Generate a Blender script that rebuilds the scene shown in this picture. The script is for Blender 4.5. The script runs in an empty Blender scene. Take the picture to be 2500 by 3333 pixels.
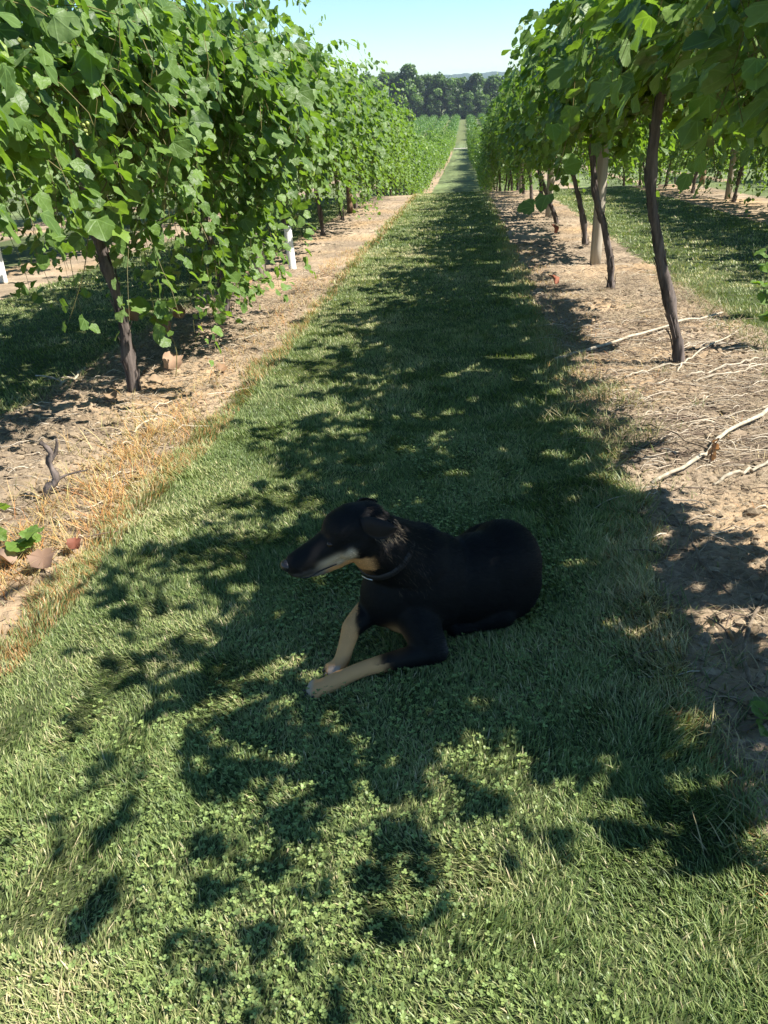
import bpy, math, random
import numpy as np
from mathutils import Vector, Matrix

# ------------------------------------------------------------------ camera, world, sun, exposure
S = bpy.context.scene
C = S.collection
EYE = 1.35
cam_d = bpy.data.cameras.new('camera'); cam = bpy.data.objects.new('camera', cam_d); C.objects.link(cam)
S.camera = cam
cam_d.sensor_fit = 'HORIZONTAL'; cam_d.sensor_width = 36; cam_d.lens = 36*2699/2500
cam_d.clip_start = .05; cam_d.clip_end = 9000
_right = Vector((0.99506515, 0.08596313, -0.04955483)); _up = Vector((0.00414332, 0.46299152, 0.88635303)); _fwd = Vector((-0.09913714, 0.88218433, -0.46035055))
M = Matrix((_right, _up, -_fwd)).transposed().to_4x4(); M.translation = (0, 0, EYE)
cam.matrix_world = M

SUN_EL, SUN_AZ = math.radians(50), math.radians(97)      # azimuth clockwise from +Y
W = bpy.data.worlds.new('World'); S.world = W; W.use_nodes = True
wn = W.node_tree.nodes; wl = W.node_tree.links
bg = wn['Background']; bg.inputs[1].default_value = .072
sky = wn.new('ShaderNodeTexSky'); sky.sky_type = 'NISHITA'; sky.sun_disc = False
sky.sun_elevation = SUN_EL; sky.sun_rotation = SUN_AZ; sky.air_density = 1.0; sky.dust_density = 0.0; sky.ozone_density = 3.0; sky.altitude = 300
_t = wn.new('ShaderNodeMix'); _t.data_type = 'RGBA'; _t.blend_type = 'MULTIPLY'; _t.inputs[0].default_value = 1; _t.inputs[7].default_value = (.78, .97, 1.05, 1)
wl.new(sky.outputs[0], _t.inputs[6]); wl.new(_t.outputs[2], bg.inputs[0])
sd = bpy.data.lights.new('sun', 'SUN'); sd.energy = 5.0; sd.angle = math.radians(.53); sd.color = (1, .95, .86)
so = bpy.data.objects.new('sun', sd); C.objects.link(so)
SUN = Vector((math.sin(SUN_AZ)*math.cos(SUN_EL), math.cos(SUN_AZ)*math.cos(SUN_EL), math.sin(SUN_EL)))
so.rotation_euler = SUN.to_track_quat('Z', 'Y').to_euler()
S.view_settings.view_transform = 'Standard'; S.view_settings.look = 'None'; S.view_settings.gamma = 1
S.view_settings.use_curve_mapping = False
S.view_settings.exposure = 1.27
try:
    S.cycles.max_bounces = 8; S.cycles.transparent_max_bounces = 8; S.cycles.volume_bounces = 0
    S.cycles.diffuse_bounces = 3; S.cycles.glossy_bounces = 2; S.cycles.transmission_bounces = 4
except Exception: pass

rng = np.random.default_rng(7)
random.seed(7)
U = rng.uniform; N = rng.normal

# ------------------------------------------------------------------ helpers
_tab = np.random.default_rng(3).uniform(-1, 1, (256, 256))
def vnoise(x, y):
    xi = np.floor(x).astype(int); yi = np.floor(y).astype(int); fx = x-xi; fy = y-yi
    fx = fx*fx*(3-2*fx); fy = fy*fy*(3-2*fy)
    a = _tab[xi & 255, yi & 255]; b = _tab[(xi+1) & 255, yi & 255]; c = _tab[xi & 255, (yi+1) & 255]; d = _tab[(xi+1) & 255, (yi+1) & 255]
    return (a*(1-fx)+b*fx)*(1-fy)+(c*(1-fx)+d*fx)*fy
def fbm(x, y, o=4):
    s = 0; a = 1; t = 0
    for i in range(o):
        s = s+a*vnoise(x*2**i+17.3*i, y*2**i-9.1*i); t += a; a *= .5
    return s/t
def sstep(a, b, x):
    t = np.clip((x-a)/(b-a), 0, 1); return t*t*(3-2*t)

PY = [-60, 0, 18, 25, 29, 35, 41, 47, 60, 80, 110, 140, 150, 165, 230, 330, 420, 700, 1500, 3200, 9000]
PZ = [1.5, 0, -1.103, -1.53, -2.1, -3.05, -3.7, -3.95, -4.75, -5.75, -7.25, -8.65, -9.07, -9.25, -10.4, -12.0, -14, -16, -18, -20, -20]
_ty = np.linspace(-60, 9000, 90601)
_tz = np.interp(_ty, PY, PZ)
_k = np.ones(15)/15
_tzs = np.convolve(np.pad(_tz, 7, mode='edge'), _k, 'valid')
def gz(y): return np.interp(y, _ty, _tzs)

# rows of vines: centre X of the bare soil strip, half width, X of the vine line
ROWS = {'L1': (-2.05, .62, -2.1), 'R1': (1.34, .71, 1.38), 'R2': (5.25, .82, 5.25), 'L2': (-5.65, .68, -5.65), 'L3': (-9.3, .7, -9.3), 'R3': (9.1, .75, 9.1), 'R4': (12.9, .75, 12.9)}
def soilmask(x, y):
    m = np.zeros_like(x)
    e = .10*fbm(x*1.3+5, y*1.3, 4)+.05*vnoise(x*9, y*9)
    for c, w, _ in ROWS.values():
        m = np.maximum(m, sstep(.05, -.05, np.abs(x-c)-w*(1-.5*sstep(28, 45, y))+e))
    m = m*sstep(158, 155, y)
    return m
def bumps(x, y):
    m = soilmask(x, y)
    r = fbm(x*5, y*5, 3)*.014+(1-np.abs(fbm(x*17, y*24, 3))*2.2)*.019+np.abs(vnoise(x*48, y*60))*.008*(.5+np.clip(fbm(x*3, y*3+8, 2)*2, -.4, 1))
    r = r-.012*np.clip(fbm(x*9+40, y*9, 2)-.25, 0, 1)
    return m*r*sstep(30, 16, y)-.012*m*sstep(40, 20, y)+.012*fbm(x*1.1, y*1.1, 2)*(1-m)
def gh(x, y): return gz(y)+bumps(x, y)

def mesh_np(name, V, tris=None, quads=None, attrs=None, smooth=True):
    V = np.asarray(V, dtype=np.float32)
    me = bpy.data.meshes.new(name)
    parts = []; tot = []
    if tris is not None and len(tris): tris = np.asarray(tris, dtype=np.int32); parts.append(tris.ravel()); tot.append(np.full(len(tris), 3, np.int32))
    if quads is not None and len(quads): quads = np.asarray(quads, dtype=np.int32); parts.append(quads.ravel()); tot.append(np.full(len(quads), 4, np.int32))
    loops = np.concatenate(parts); tot = np.concatenate(tot)
    me.vertices.add(len(V)); me.vertices.foreach_set('co', V.ravel())
    me.loops.add(len(loops)); me.loops.foreach_set('vertex_index', loops)
    st = np.zeros(len(tot), np.int32); st[1:] = np.cumsum(tot)[:-1]
    me.polygons.add(len(tot)); me.polygons.foreach_set('loop_start', st); me.polygons.foreach_set('loop_total', tot)
    me.polygons.foreach_set('use_smooth', np.full(len(tot), smooth))
    for k, a in (attrs or {}).items():
        a = np.asarray(a, dtype=np.float32)
        if a.shape[1] == 4:
            at = me.attributes.new(k, 'FLOAT_COLOR', 'POINT'); at.data.foreach_set('color', a.ravel())
        else:
            at = me.attributes.new(k, 'FLOAT_VECTOR', 'POINT'); at.data.foreach_set('vector', a.ravel())
    me.update(calc_edges=True)
    return me
def link(name, me, mat=None, parent=None, loc=None):
    o = bpy.data.objects.new(name, me); C.objects.link(o)
    if mat and me is not None and not me.materials: me.materials.append(mat)
    if parent: o.parent = parent
    if loc is not None: o.location = loc
    return o
def empty(name, loc=(0, 0, 0), rz=0):
    o = bpy.data.objects.new(name, None); C.objects.link(o); o.location = loc; o.rotation_euler.z = rz; o.empty_display_size = .1
    return o
def tag(o, label=None, cat=None, group=None, kind=None):
    if label: o['label'] = label
    if cat: o['category'] = cat
    if group: o['group'] = group
    if kind: o['kind'] = kind
    return o
def copy_tree(o, parent=None):
    c = o.copy(); C.objects.link(c)
    if parent: c.parent = parent
    for ch in list(o.children): copy_tree(ch, c)
    return c

class Geo:
    """collects vertices, tris and quads (numpy) into one mesh"""
    def __init__(s): s.V = []; s.T = []; s.Q = []; s.A = []; s.n = 0
    def add(s, V, T=None, Q=None, col=None):
        V = np.asarray(V, float)
        if T is not None and len(T): s.T.append(np.asarray(T)+s.n)
        if Q is not None and len(Q): s.Q.append(np.asarray(Q)+s.n)
        s.V.append(V); s.n += len(V)
        if col is not None:
            c = np.asarray(col, float)
            if c.ndim == 1: c = np.tile(c, (len(V), 1))
            s.A.append(c)
    def mesh(s, name, key='col', smooth=True):
        at = {key: np.concatenate(s.A)} if s.A else None
        return mesh_np(name, np.concatenate(s.V), np.concatenate(s.T) if s.T else None, np.concatenate(s.Q) if s.Q else None, at, smooth)

def tube(P, R, n=8, rough=0., cap=True, flat=1.0, rg=None):
    P = np.asarray(P, float); R = np.asarray(R, float)*np.ones(len(P)); rg = rg or rng
    T = np.gradient(P, axis=0); T /= np.linalg.norm(T, axis=1)[:, None]+1e-9
    ref = np.array([0, 0, 1.]) if abs(T[0, 2]) < .8 else np.array([1., 0, 0])
    V = []; a = np.arange(n)*2*math.pi/n
    b = None
    for i in range(len(P)):
        if b is None: b = np.cross(T[i], ref)
        b = b-T[i]*np.dot(b, T[i]); b /= np.linalg.norm(b)+1e-9; c = np.cross(T[i], b)
        r = R[i]*(1+rough*rg.normal(0, 1, n))
        V.append(P[i]+np.outer(np.cos(a)*r, b)+np.outer(np.sin(a)*r*flat, c))
    V = np.concatenate(V); m = len(P)
    Q = [[i*n+j, i*n+(j+1) % n, (i+1)*n+(j+1) % n, (i+1)*n+j] for i in range(m-1) for j in range(n)]
    T_ = []
    if cap:
        V = np.vstack([V, P[0], P[-1]]); k = m*n
        T_ = [[k, (j+1) % n, j] for j in range(n)]+[[k+1, (m-1)*n+j, (m-1)*n+(j+1) % n] for j in range(n)]
    return V, T_, Q
def spline(P, m):
    P = np.asarray(P, float); t = np.linspace(0, len(P)-1, m); out = []
    for u in t:
        i = min(int(u), len(P)-2); f = u-i
        p0 = P[max(i-1, 0)]; p1 = P[i]; p2 = P[i+1]; p3 = P[min(i+2, len(P)-1)]
        out.append(.5*((2*p1)+(-p0+p2)*f+(2*p0-5*p1+4*p2-p3)*f*f+(-p0+3*p1-3*p2+p3)*f**3))
    return np.array(out)

# ------------------------------------------------------------------ materials
def new_mat(name):
    m = bpy.data.materials.new(name); m.use_nodes = True
    nt = m.node_tree; return m, nt.nodes, nt.links, nt.nodes['Principled BSDF']
def ramp(n, pts):
    r = n.new('ShaderNodeValToRGB'); e = r.color_ramp.elements
    while len(e) < len(pts): e.new(.5)
    for i, (p, c) in enumerate(pts): e[i].position = p; e[i].color = (*c, 1)
    return r
def noise(n, l, vec, scale, detail=4, rough=.6):
    t = n.new('ShaderNodeTexNoise'); t.inputs['Scale'].default_value = scale; t.inputs['Detail'].default_value = detail; t.inputs['Roughness'].default_value = rough
    if vec is not None: l.new(vec, t.inputs['Vector'])
    return t
def mmath(n, l, op, a, b=None, c=None):
    t = n.new('ShaderNodeMath'); t.operation = op
    for i, v in enumerate((a, b, c)):
        if v is None: continue
        if isinstance(v, (int, float)): t.inputs[i].default_value = v
        else: l.new(v, t.inputs[i])
    return t.outputs[0]
def mixc(n, l, f, a, b, mode='MIX'):
    t = n.new('ShaderNodeMix'); t.data_type = 'RGBA'; t.blend_type = mode
    for s, v in ((0, f), (6, a), (7, b)):
        if isinstance(v, (int, float)): t.inputs[s].default_value = v
        elif isinstance(v, tuple): t.inputs[s].default_value = (*v, 1)
        else: l.new(v, t.inputs[s])
    return t.outputs[2]
def attr(n, name):
    a = n.new('ShaderNodeAttribute'); a.attribute_name = name; return a

def mat_ground():
    m, n, l, b = new_mat('soil_and_turf_base')
    a = attr(n, 'col'); tc = n.new('ShaderNodeTexCoord')
    t = noise(n, l, tc.outputs['Object'], 38, 6, .7)
    t2 = noise(n, l, tc.outputs['Object'], 3.1, 4, .6)
    f = mmath(n, l, 'MULTIPLY_ADD', t.outputs[0], 1.1, .45)
    f2 = mmath(n, l, 'MULTIPLY_ADD', t2.outputs[0], .7, .65)
    f3 = mmath(n, l, 'MULTIPLY', f, f2)
    c = n.new('ShaderNodeCombineColor'); [l.new(f3, c.inputs[i]) for i in range(3)]
    l.new(mixc(n, l, 1.0, a.outputs['Color'], c.outputs[0], 'MULTIPLY'), b.inputs['Base Color'])
    b.inputs['Roughness'].default_value = .95; b.inputs['Specular IOR Level'].default_value = .15
    bp = n.new('ShaderNodeBump'); bp.inputs['Strength'].default_value = .7; bp.inputs['Distance'].default_value = .012
    l.new(t.outputs[0], bp.inputs['Height']); l.new(bp.outputs[0], b.inputs['Normal'])
    return m
def mat_blade(name, rough=.45, trans=.3, tcol=(1.0, 1.15, .5)):
    m, n, l, b = new_mat(name); a = attr(n, 'col')
    l.new(a.outputs['Color'], b.inputs['Base Color']); b.inputs['Roughness'].default_value = rough; b.inputs['Specular IOR Level'].default_value = .35
    tr = n.new('ShaderNodeBsdfTranslucent'); l.new(mixc(n, l, 1.0, a.outputs['Color'], tcol, 'MULTIPLY'), tr.inputs[0])
    mx = n.new('ShaderNodeMixShader'); mx.inputs[0].default_value = trans
    l.new(b.outputs[0], mx.inputs[1]); l.new(tr.outputs[0], mx.inputs[2]); l.new(mx.outputs[0], n['Material Output'].inputs[0])
    return m
def mat_leaf(name='vine_leaf', dark=(.048, .094, .026), mid=(.135, .215, .042), young=(.34, .44, .07), under=(.17, .24, .10)):
    m, n, l, b = new_mat(name)
    a = attr(n, 'luv'); sx = n.new('ShaderNodeSeparateXYZ'); l.new(a.outputs['Vector'], sx.inputs[0])
    oi = n.new('ShaderNodeObjectInfo')
    tint = mmath(n, l, 'ADD', sx.outputs[2], mmath(n, l, 'MULTIPLY_ADD', oi.outputs['Random'], .16, -.08))
    r = ramp(n, [(0, dark), (.45, mid), (.8, (.155, .255, .045)), (1, young)]); l.new(tint, r.inputs[0])
    ang = mmath(n, l, 'ARCTAN2', sx.outputs[0], sx.outputs[1])
    pp = mmath(n, l, 'PINGPONG', ang, .36)
    rad = mmath(n, l, 'SQRT', mmath(n, l, 'ADD', mmath(n, l, 'MULTIPLY', sx.outputs[0], sx.outputs[0]), mmath(n, l, 'MULTIPLY', sx.outputs[1], sx.outputs[1])))
    d = mmath(n, l, 'MULTIPLY', pp, rad)
    vein = n.new('ShaderNodeMapRange'); vein.inputs[1].default_value = .008; vein.inputs[2].default_value = .035; vein.inputs[3].default_value = .55; vein.inputs[4].default_value = 0
    l.new(d, vein.inputs[0])
    tc = n.new('ShaderNodeTexCoord'); nz = noise(n, l, tc.outputs['Object'], 14, 3, .6)
    c1 = mixc(n, l, mmath(n, l, 'MULTIPLY', nz.outputs[0], .5), r.outputs[0], (.05, .11, .02))
    sp_ = noise(n, l, tc.outputs['Object'], 3.3, 5, .7); sr = n.new('ShaderNodeMapRange'); sr.inputs[1].default_value = .64; sr.inputs[2].default_value = .72; l.new(sp_.outputs[0], sr.inputs[0])
    c1 = mixc(n, l, mmath(n, l, 'MULTIPLY', sr.outputs[0], .6), c1, (.22, .20, .06))
    c2 = mixc(n, l, vein.outputs[0], c1, (.17, .27, .08))
    geo = n.new('ShaderNodeNewGeometry')
    c3 = mixc(n, l, mmath(n, l, 'MULTIPLY', geo.outputs['Backfacing'], .55), c2, under)
    l.new(c3, b.inputs['Base Color']); b.inputs['Roughness'].default_value = .5; b.inputs['Specular IOR Level'].default_value = .45
    wv = noise(n, l, a.outputs['Vector'], 5, 2, .5)
    hgt = mmath(n, l, 'SUBTRACT', wv.outputs[0], mmath(n, l, 'MULTIPLY', vein.outputs[0], .5))
    bp = n.new('ShaderNodeBump'); bp.inputs['Strength'].default_value = .35; bp.inputs['Distance'].default_value = .01
    l.new(hgt, bp.inputs['Height']); l.new(bp.outputs[0], b.inputs['Normal'])
    tr = n.new('ShaderNodeBsdfTranslucent'); l.new(mixc(n, l, 1.0, c2, (2.1, 2.2, .6), 'MULTIPLY'), tr.inputs[0])
    mx = n.new('ShaderNodeMixShader'); mx.inputs[0].default_value = .36
    l.new(b.outputs[0], mx.inputs[1]); l.new(tr.outputs[0], mx.inputs[2]); l.new(mx.outputs[0], n['Material Output'].inputs[0])
    return m
def mat_bark(name, c1, c2, scale=26, stretch=.12, rough=.9, dist=.01):
    m, n, l, b = new_mat(name); tc = n.new('ShaderNodeTexCoord'); mp = n.new('ShaderNodeMapping'); mp.inputs['Scale'].default_value = (1, 1, stretch)
    l.new(tc.outputs['Object'], mp.inputs[0]); t = noise(n, l, mp.outputs[0], scale, 5, .65)
    r = ramp(n, [(.3, c1), (.72, c2)]); l.new(t.outputs[0], r.inputs[0]); l.new(r.outputs[0], b.inputs['Base Color'])
    b.inputs['Roughness'].default_value = rough; b.inputs['Specular IOR Level'].default_value = .2
    bp = n.new('ShaderNodeBump'); bp.inputs['Strength'].default_value = .9; bp.inputs['Distance'].default_value = dist
    l.new(t.outputs[0], bp.inputs['Height']); l.new(bp.outputs[0], b.inputs['Normal'])
    return m
def mat_plain(name, c, rough=.6, metal=0, spec=.4, var=.15, scale=8):
    m, n, l, b = new_mat(name); tc = n.new('ShaderNodeTexCoord'); t = noise(n, l, tc.outputs['Object'], scale, 4)
    r = ramp(n, [(.25, tuple(x*(1-var) for x in c)), (.75, tuple(min(1, x*(1+var)) for x in c))]); l.new(t.outputs[0], r.inputs[0])
    l.new(r.outputs[0], b.inputs['Base Color']); b.inputs['Roughness'].default_value = rough; b.inputs['Metallic'].default_value = metal; b.inputs['Specular IOR Level'].default_value = spec
    return m
def mat_col(name, rough=.8, spec=.2):
    m, n, l, b = new_mat(name); a = attr(n, 'col'); l.new(a.outputs['Color'], b.inputs['Base Color'])
    b.inputs['Roughness'].default_value = rough; b.inputs['Specular IOR Level'].default_value = spec
    return m

GROUND = mat_ground(); GRASS = mat_blade('turf_blade'); STRAW = mat_blade('dry_straw', .8, .12, (1, .9, .6))
LEAF = mat_leaf(); TREELEAF = mat_leaf('tree_leaf', (.012, .030, .012), (.022, .050, .016), (.07, .12, .022), (.04, .07, .03))
FARLEAF = mat_leaf('far_vine_leaf', (.035, .085, .022), (.07, .15, .03), (.16, .26, .045), (.10, .17, .05))
BARK = mat_bark('vine_bark', (.020, .016, .015), (.21, .17, .15)); CANE = mat_plain('green_brown_shoot', (.15, .13, .045), .6)
POSTW = mat_bark('weathered_post', (.20, .17, .13), (.46, .41, .33), 9, .06, .9, .006); POSTB = mat_bark('brown_post', (.13, .08, .05), (.26, .17, .11), 9, .06)
TUBE = mat_plain('white_grow_tube', (.82, .83, .82), .45, 0, .5, .03); WIRE = mat_plain('wire', (.35, .35, .34), .4, .9)
PALE = mat_bark('pale_dead_cane', (.26, .215, .15), (.52, .46, .36), 30, .3, .8, .004); DEADW = mat_bark('dark_dead_twig', (.07, .05, .035), (.26, .20, .14), 30, .3, .9, .004)
DRY = mat_blade('dried_leaf', .7, .2, (1.2, .8, .4)); GRAPE = mat_plain('unripe_grape', (.33, .38, .10), .35, 0, .5, .25, 30)
TBARK = mat_bark('tree_bark', (.04, .035, .03), (.12, .10, .08), 3, .2); GRAVEL = mat_plain('pale_gravel', (.46, .43, .37), .95, 0, .1, .2, 2)

# ------------------------------------------------------------------ ground
def axis_lines(segs):
    out = []
    for a, b, s in segs: out += list(np.arange(a, b-1e-6, s))
    out.append(segs[-1][1]); return np.array(out)
def growing(a, b, s0, k):
    out = [a]
    while out[-1] < b: out.append(out[-1]+max(s0, k*(out[-1])))
    out[-1] = b; return out
gx = axis_lines([(-3.1, -1.3, .022), (-1.3, .5, .09), (.5, 2.3, .019), (2.3, 14, .16)])
gl = -np.array(growing(3.1, 16, .1, .02))[1:][::-1]; far = np.array(growing(14, 4500, 1.5, .25))[1:]
gx = np.concatenate([-np.array(growing(16, 4500, 1.5, .25))[1:][::-1], gl, gx, far])
gy = np.concatenate([np.linspace(-60, .55, 30), np.array(growing(.6, 27, .012, .0046)), np.arange(27.2, 60, .4), np.array(growing(61, 6000, 2, .05))])
GX, GY = np.meshgrid(gx, gy)
sm = soilmask(GX, GY); GZ = gh(GX, GY)
nx, ny = len(gx), len(gy)
idx = np.arange(nx*ny).reshape(ny, nx)
Q = np.stack([idx[:-1, :-1], idx[:-1, 1:], idx[1:, 1:], idx[1:, :-1]], -1).reshape(-1, 4)
c_soil = np.array([.37, .285, .20]); c_soild = np.array([.18, .14, .10]); c_or = np.array([.44, .29, .15]); c_turf = np.array([.060, .075, .030]); c_turf2 = np.array([.125, .155, .065])
f1 = np.clip(.5+.9*fbm(GX*2.2, GY*2.2, 4), 0, 1)[..., None]; f2 = np.clip(.15+1.4*fbm(GX*1.1+30, GY*1.1+9, 3), 0, 1)[..., None]
cs = c_soil*f1+c_soild*(1-f1); cs = cs*(1-.6*f2)+c_or*.6*f2
dist = sstep(8, 26, GY)[..., None]
cg = (c_turf*(1-dist)+c_turf2*dist)*(1+dist*.55*(fbm(GX*2.5, GY*.9, 3)+.7*fbm(GX*.8, GY*.35, 2))[..., None])  # random far turf tone, also painting ragged shadow edges into the alley
farf = sstep(155, 170, GY)[..., None]
cg = cg*(1-farf)+np.array([.13, .15, .06])*farf
col = cs*sm[..., None]+cg*(1-sm[..., None])
col = np.concatenate([col, np.ones_like(col[..., :1])], -1).reshape(-1, 4)
g = link('ground', mesh_np('ground', np.stack([GX, GY, GZ], -1).reshape(-1, 3), None, Q, {'col': col}), GROUND)
tag(g, kind='structure')

# gravel road across the valley
rx = np.arange(-300, 301, 4.); RV = []; 
for k, off in enumerate((0, 3.2)):
    yy = 146.5+off+.35*np.sin(rx*.11+k)+rx*.01
    RV.append(np.stack([rx, yy, gz(yy)+.03], -1))
n_ = len(rx); q = [[i, i+1, n_+i+1, n_+i] for i in range(n_-1)]
tag(link('gravel_road', mesh_np('gravel_road', np.concatenate(RV), None, q), GRAVEL), kind='structure')

# wooded ridge on the horizon
hx = np.arange(-3800, 3801, 9.); hy = np.array([2100, 2180, 2240, 2300, 2360, 2420, 2480, 2560, 2700, 3000.])
HX, HY = np.meshgrid(hx, hy)
prof = np.interp(HY, [2100, 2250, 2480, 2700, 3000], [0, .45, 1.0, .8, .3])
HZ = -20+prof*(29.5+3*fbm(HX*.0016, HY*.001, 3))+(2.2*vnoise(HX*.05, HY*.05)+1.6*vnoise(HX*.13, HY*.1))*sstep(2100, 2180, HY)
idx = np.arange(HX.size).reshape(HX.shape); Q = np.stack([idx[:-1, :-1], idx[:-1, 1:], idx[1:, 1:], idx[1:, :-1]], -1).reshape(-1, 4)
hm = mat_plain('distant_woods', (.030, .055, .028), .9, 0, .1, .5, .02)
tag(link('hills', mesh_np('hills', np.stack([HX, HY, HZ], -1).reshape(-1, 3), None, Q), hm), kind='structure')

# ------------------------------------------------------------------ leaves
def leaf_shape(k, n):
    """outline of a rounded, toothed, shallowly lobed vine leaf; petiole at the origin, tip towards +Y, about 1 wide"""
    r_ = np.random.default_rng(100+k)
    th = np.linspace(-math.pi/2+.22, 3*math.pi/2-.22, n)
    lobe = .015+.05*r_.random()
    r = .5*(1+lobe*np.cos(3*(th-math.pi/2))+.05*np.cos(5*(th-math.pi/2)))
    r *= 1+(.05*(-1)**np.arange(n) if n >= 16 else 0)+.03*r_.normal(0, 1, n)
    r *= 1-.28*np.exp(-((np.abs(th-math.pi/2)-math.pi)/.5)**2)
    x = r*np.cos(th); y = .40+r*np.sin(th)*(1.02+.1*r_.random())
    fold = r_.uniform(.06, .42); droop = r_.uniform(.05, .45); wav = r_.uniform(.02, .07); ph = r_.random()*6
    z = fold*np.abs(x)**1.3-droop*np.clip(y, 0, 2)**2*.5+wav*np.sin(th*4+ph)*2*r
    V = np.vstack([[0, 0, 0], [0, .42, -droop*.09-.02], np.stack([x, y, z], -1)])
    T = [[1, 2+i, 3+i] for i in range(n-1)]+[[1, 0, 2], [1, 1+n, 0]]
    return V, np.array(T)
HI = [leaf_shape(k, 21) for k in range(8)]; MID = [leaf_shape(k, 9) for k in range(5)]
LO = [(np.array([[0, 0, 0], [-.5, .45, .1], [0, 1, -.15], [.5, .45, .1]]), np.array([[0, 2, 1], [0, 3, 2]]))]
def build_leaves(name, L, shapes, seed=0):
    """L: dict pos tip nrm size tint -> one mesh"""
    r_ = np.random.default_rng(seed); n = len(L['pos']); ks = r_.integers(0, len(shapes), n)
    tip = L['tip']; nrm = L['nrm']; side = np.cross(tip, nrm)
    VV = []; TT = []; AA = []; off = 0
    for k, (V, T) in enumerate(shapes):
        s = np.nonzero(ks == k)[0]
        if not len(s): continue
        sz = L['size'][s][:, None, None]
        P = L['pos'][s][:, None, :]+sz*(V[None, :, 0:1]*side[s][:, None, :]+V[None, :, 1:2]*tip[s][:, None, :]+V[None, :, 2:3]*nrm[s][:, None, :])
        VV.append(P.reshape(-1, 3)); m = len(V)
        TT.append((T[None]+(np.arange(len(s))*m)[:, None, None]+off).reshape(-1, 3)); off += m*len(s)
        a = np.zeros((len(s), m, 3)); a[:, :, 0] = V[None, :, 0]; a[:, :, 1] = V[None, :, 1]; a[:, :, 2] = L['tint'][s][:, None]
        AA.append(a.reshape(-1, 3))
    return mesh_np(name, np.concatenate(VV), np.concatenate(TT), None, {'luv': np.concatenate(AA)})
LEAFM = []
for k in range(8):
    V, T = HI[k]
    for tint in (.12, .28, .42, .62, .9):
        a = np.zeros((len(V), 3)); a[:, :2] = V[:, :2]; a[:, 2] = tint
        me = mesh_np('vine_leaf', V, T, None, {'luv': a}); me.materials.append(LEAF); LEAFM.append(me)
def norm(a): return a/(np.linalg.norm(a, axis=-1, keepdims=True)+1e-9)

def shoots_and_leaves(seed, y0=-1.6, y1=1.6, nsh=84, low=.9, lowvar=.25, hang=.12, top=1.0, lowfn=None, gap=.062, extra=None, wide=1.0, sizek=1.0):
    """grow shoots from the cordon at 1.72 m; returns leaves and shoot polylines in the vine's own frame (y runs along the row)"""
    r_ = np.random.default_rng(seed); P = []; T = []; Nn = []; Sz = []; Ti = []; lines = []
    todo = []
    for i in range(nsh):
        s = 1 if i % 2 else -1
        y = r_.uniform(y0, y1)
        d = np.array([s*abs(r_.normal(.55, .4)), r_.normal(0, .45), r_.uniform(.15, 1.15)*top])
        if r_.random() < .22: d = np.array([s*r_.uniform(.2, 1), r_.normal(0, .3), r_.uniform(-.4, .2)])
        todo.append((np.array([r_.normal(0, .07), y, 1.72+r_.normal(0, .05)]), d, s, r_.uniform(.8, 2.25), (lowfn(y) if lowfn else low)+abs(r_.normal(0, lowvar)), r_.uniform(.7, 1.5)*hang))
    for e in (extra or []): todo.append(e)
    for p, d, s, Ls, zmin, g in todo:
        d = d/np.linalg.norm(d); step = gap; line = [p.copy()]; run = 0; k = 0; w = (.50+.16*r_.random())*wide
        while run < Ls and p[2] > zmin:
            d = d+np.array([0, 0, -g])*(1.1 if k > 4 else .4)+r_.normal(0, .07, 3)
            if abs(p[0]) > w: d[0] -= np.sign(p[0])*.22
            d /= np.linalg.norm(d); p = p+d*step; run += step; k += 1
            line.append(p.copy()); fr = run/Ls
            for rep in range(1 if r_.random() < .72 else 2):
                out = np.array([s*r_.uniform(.2, 1.0), r_.normal(0, .75), r_.uniform(-.3, .7)]); out /= np.linalg.norm(out)
                base = p+out*r_.uniform(.03, .10)
                nr = np.array([s*.62*(1 if abs(p[0]) > .15 else .3), 0, .62])+r_.normal(0, .42, 3)
                nr /= np.linalg.norm(nr)
                tp = np.array([s*.35, 0, -.85])+r_.normal(0, .45, 3)+out*.3
                tp -= nr*np.dot(tp, nr); tp /= np.linalg.norm(tp)+1e-9
                size = (.119-.066*fr**1.6)*r_.uniform(.66, 1.28)*sizek
                P.append(base); T.append(tp); Nn.append(nr); Sz.append(size)
                ti = r_.normal(.28, .13)+.30*fr**3+(.10 if p[2] > 2.05 else 0)
                if r_.random() < .05: ti += .35
                Ti.append(ti)
        lines.append(np.array(line))
    L = dict(pos=np.array(P), tip=np.array(T), nrm=np.array(Nn), size=np.array(Sz), tint=np.clip(Ti, 0.02, 1))
    return L, lines
def subset(L, m): return {k: v[m] for k, v in L.items()}
def shoots_mesh(lines, r0=.0032):
    G = Geo()
    for ln in lines:
        if len(ln) < 4: continue
        q_ = ln[::2] if len(ln) > 6 else ln
        G.add(*tube(q_, np.linspace(r0, r0*.4, len(q_)), 3, cap=False))
    return G.mesh('shoots')
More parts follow.
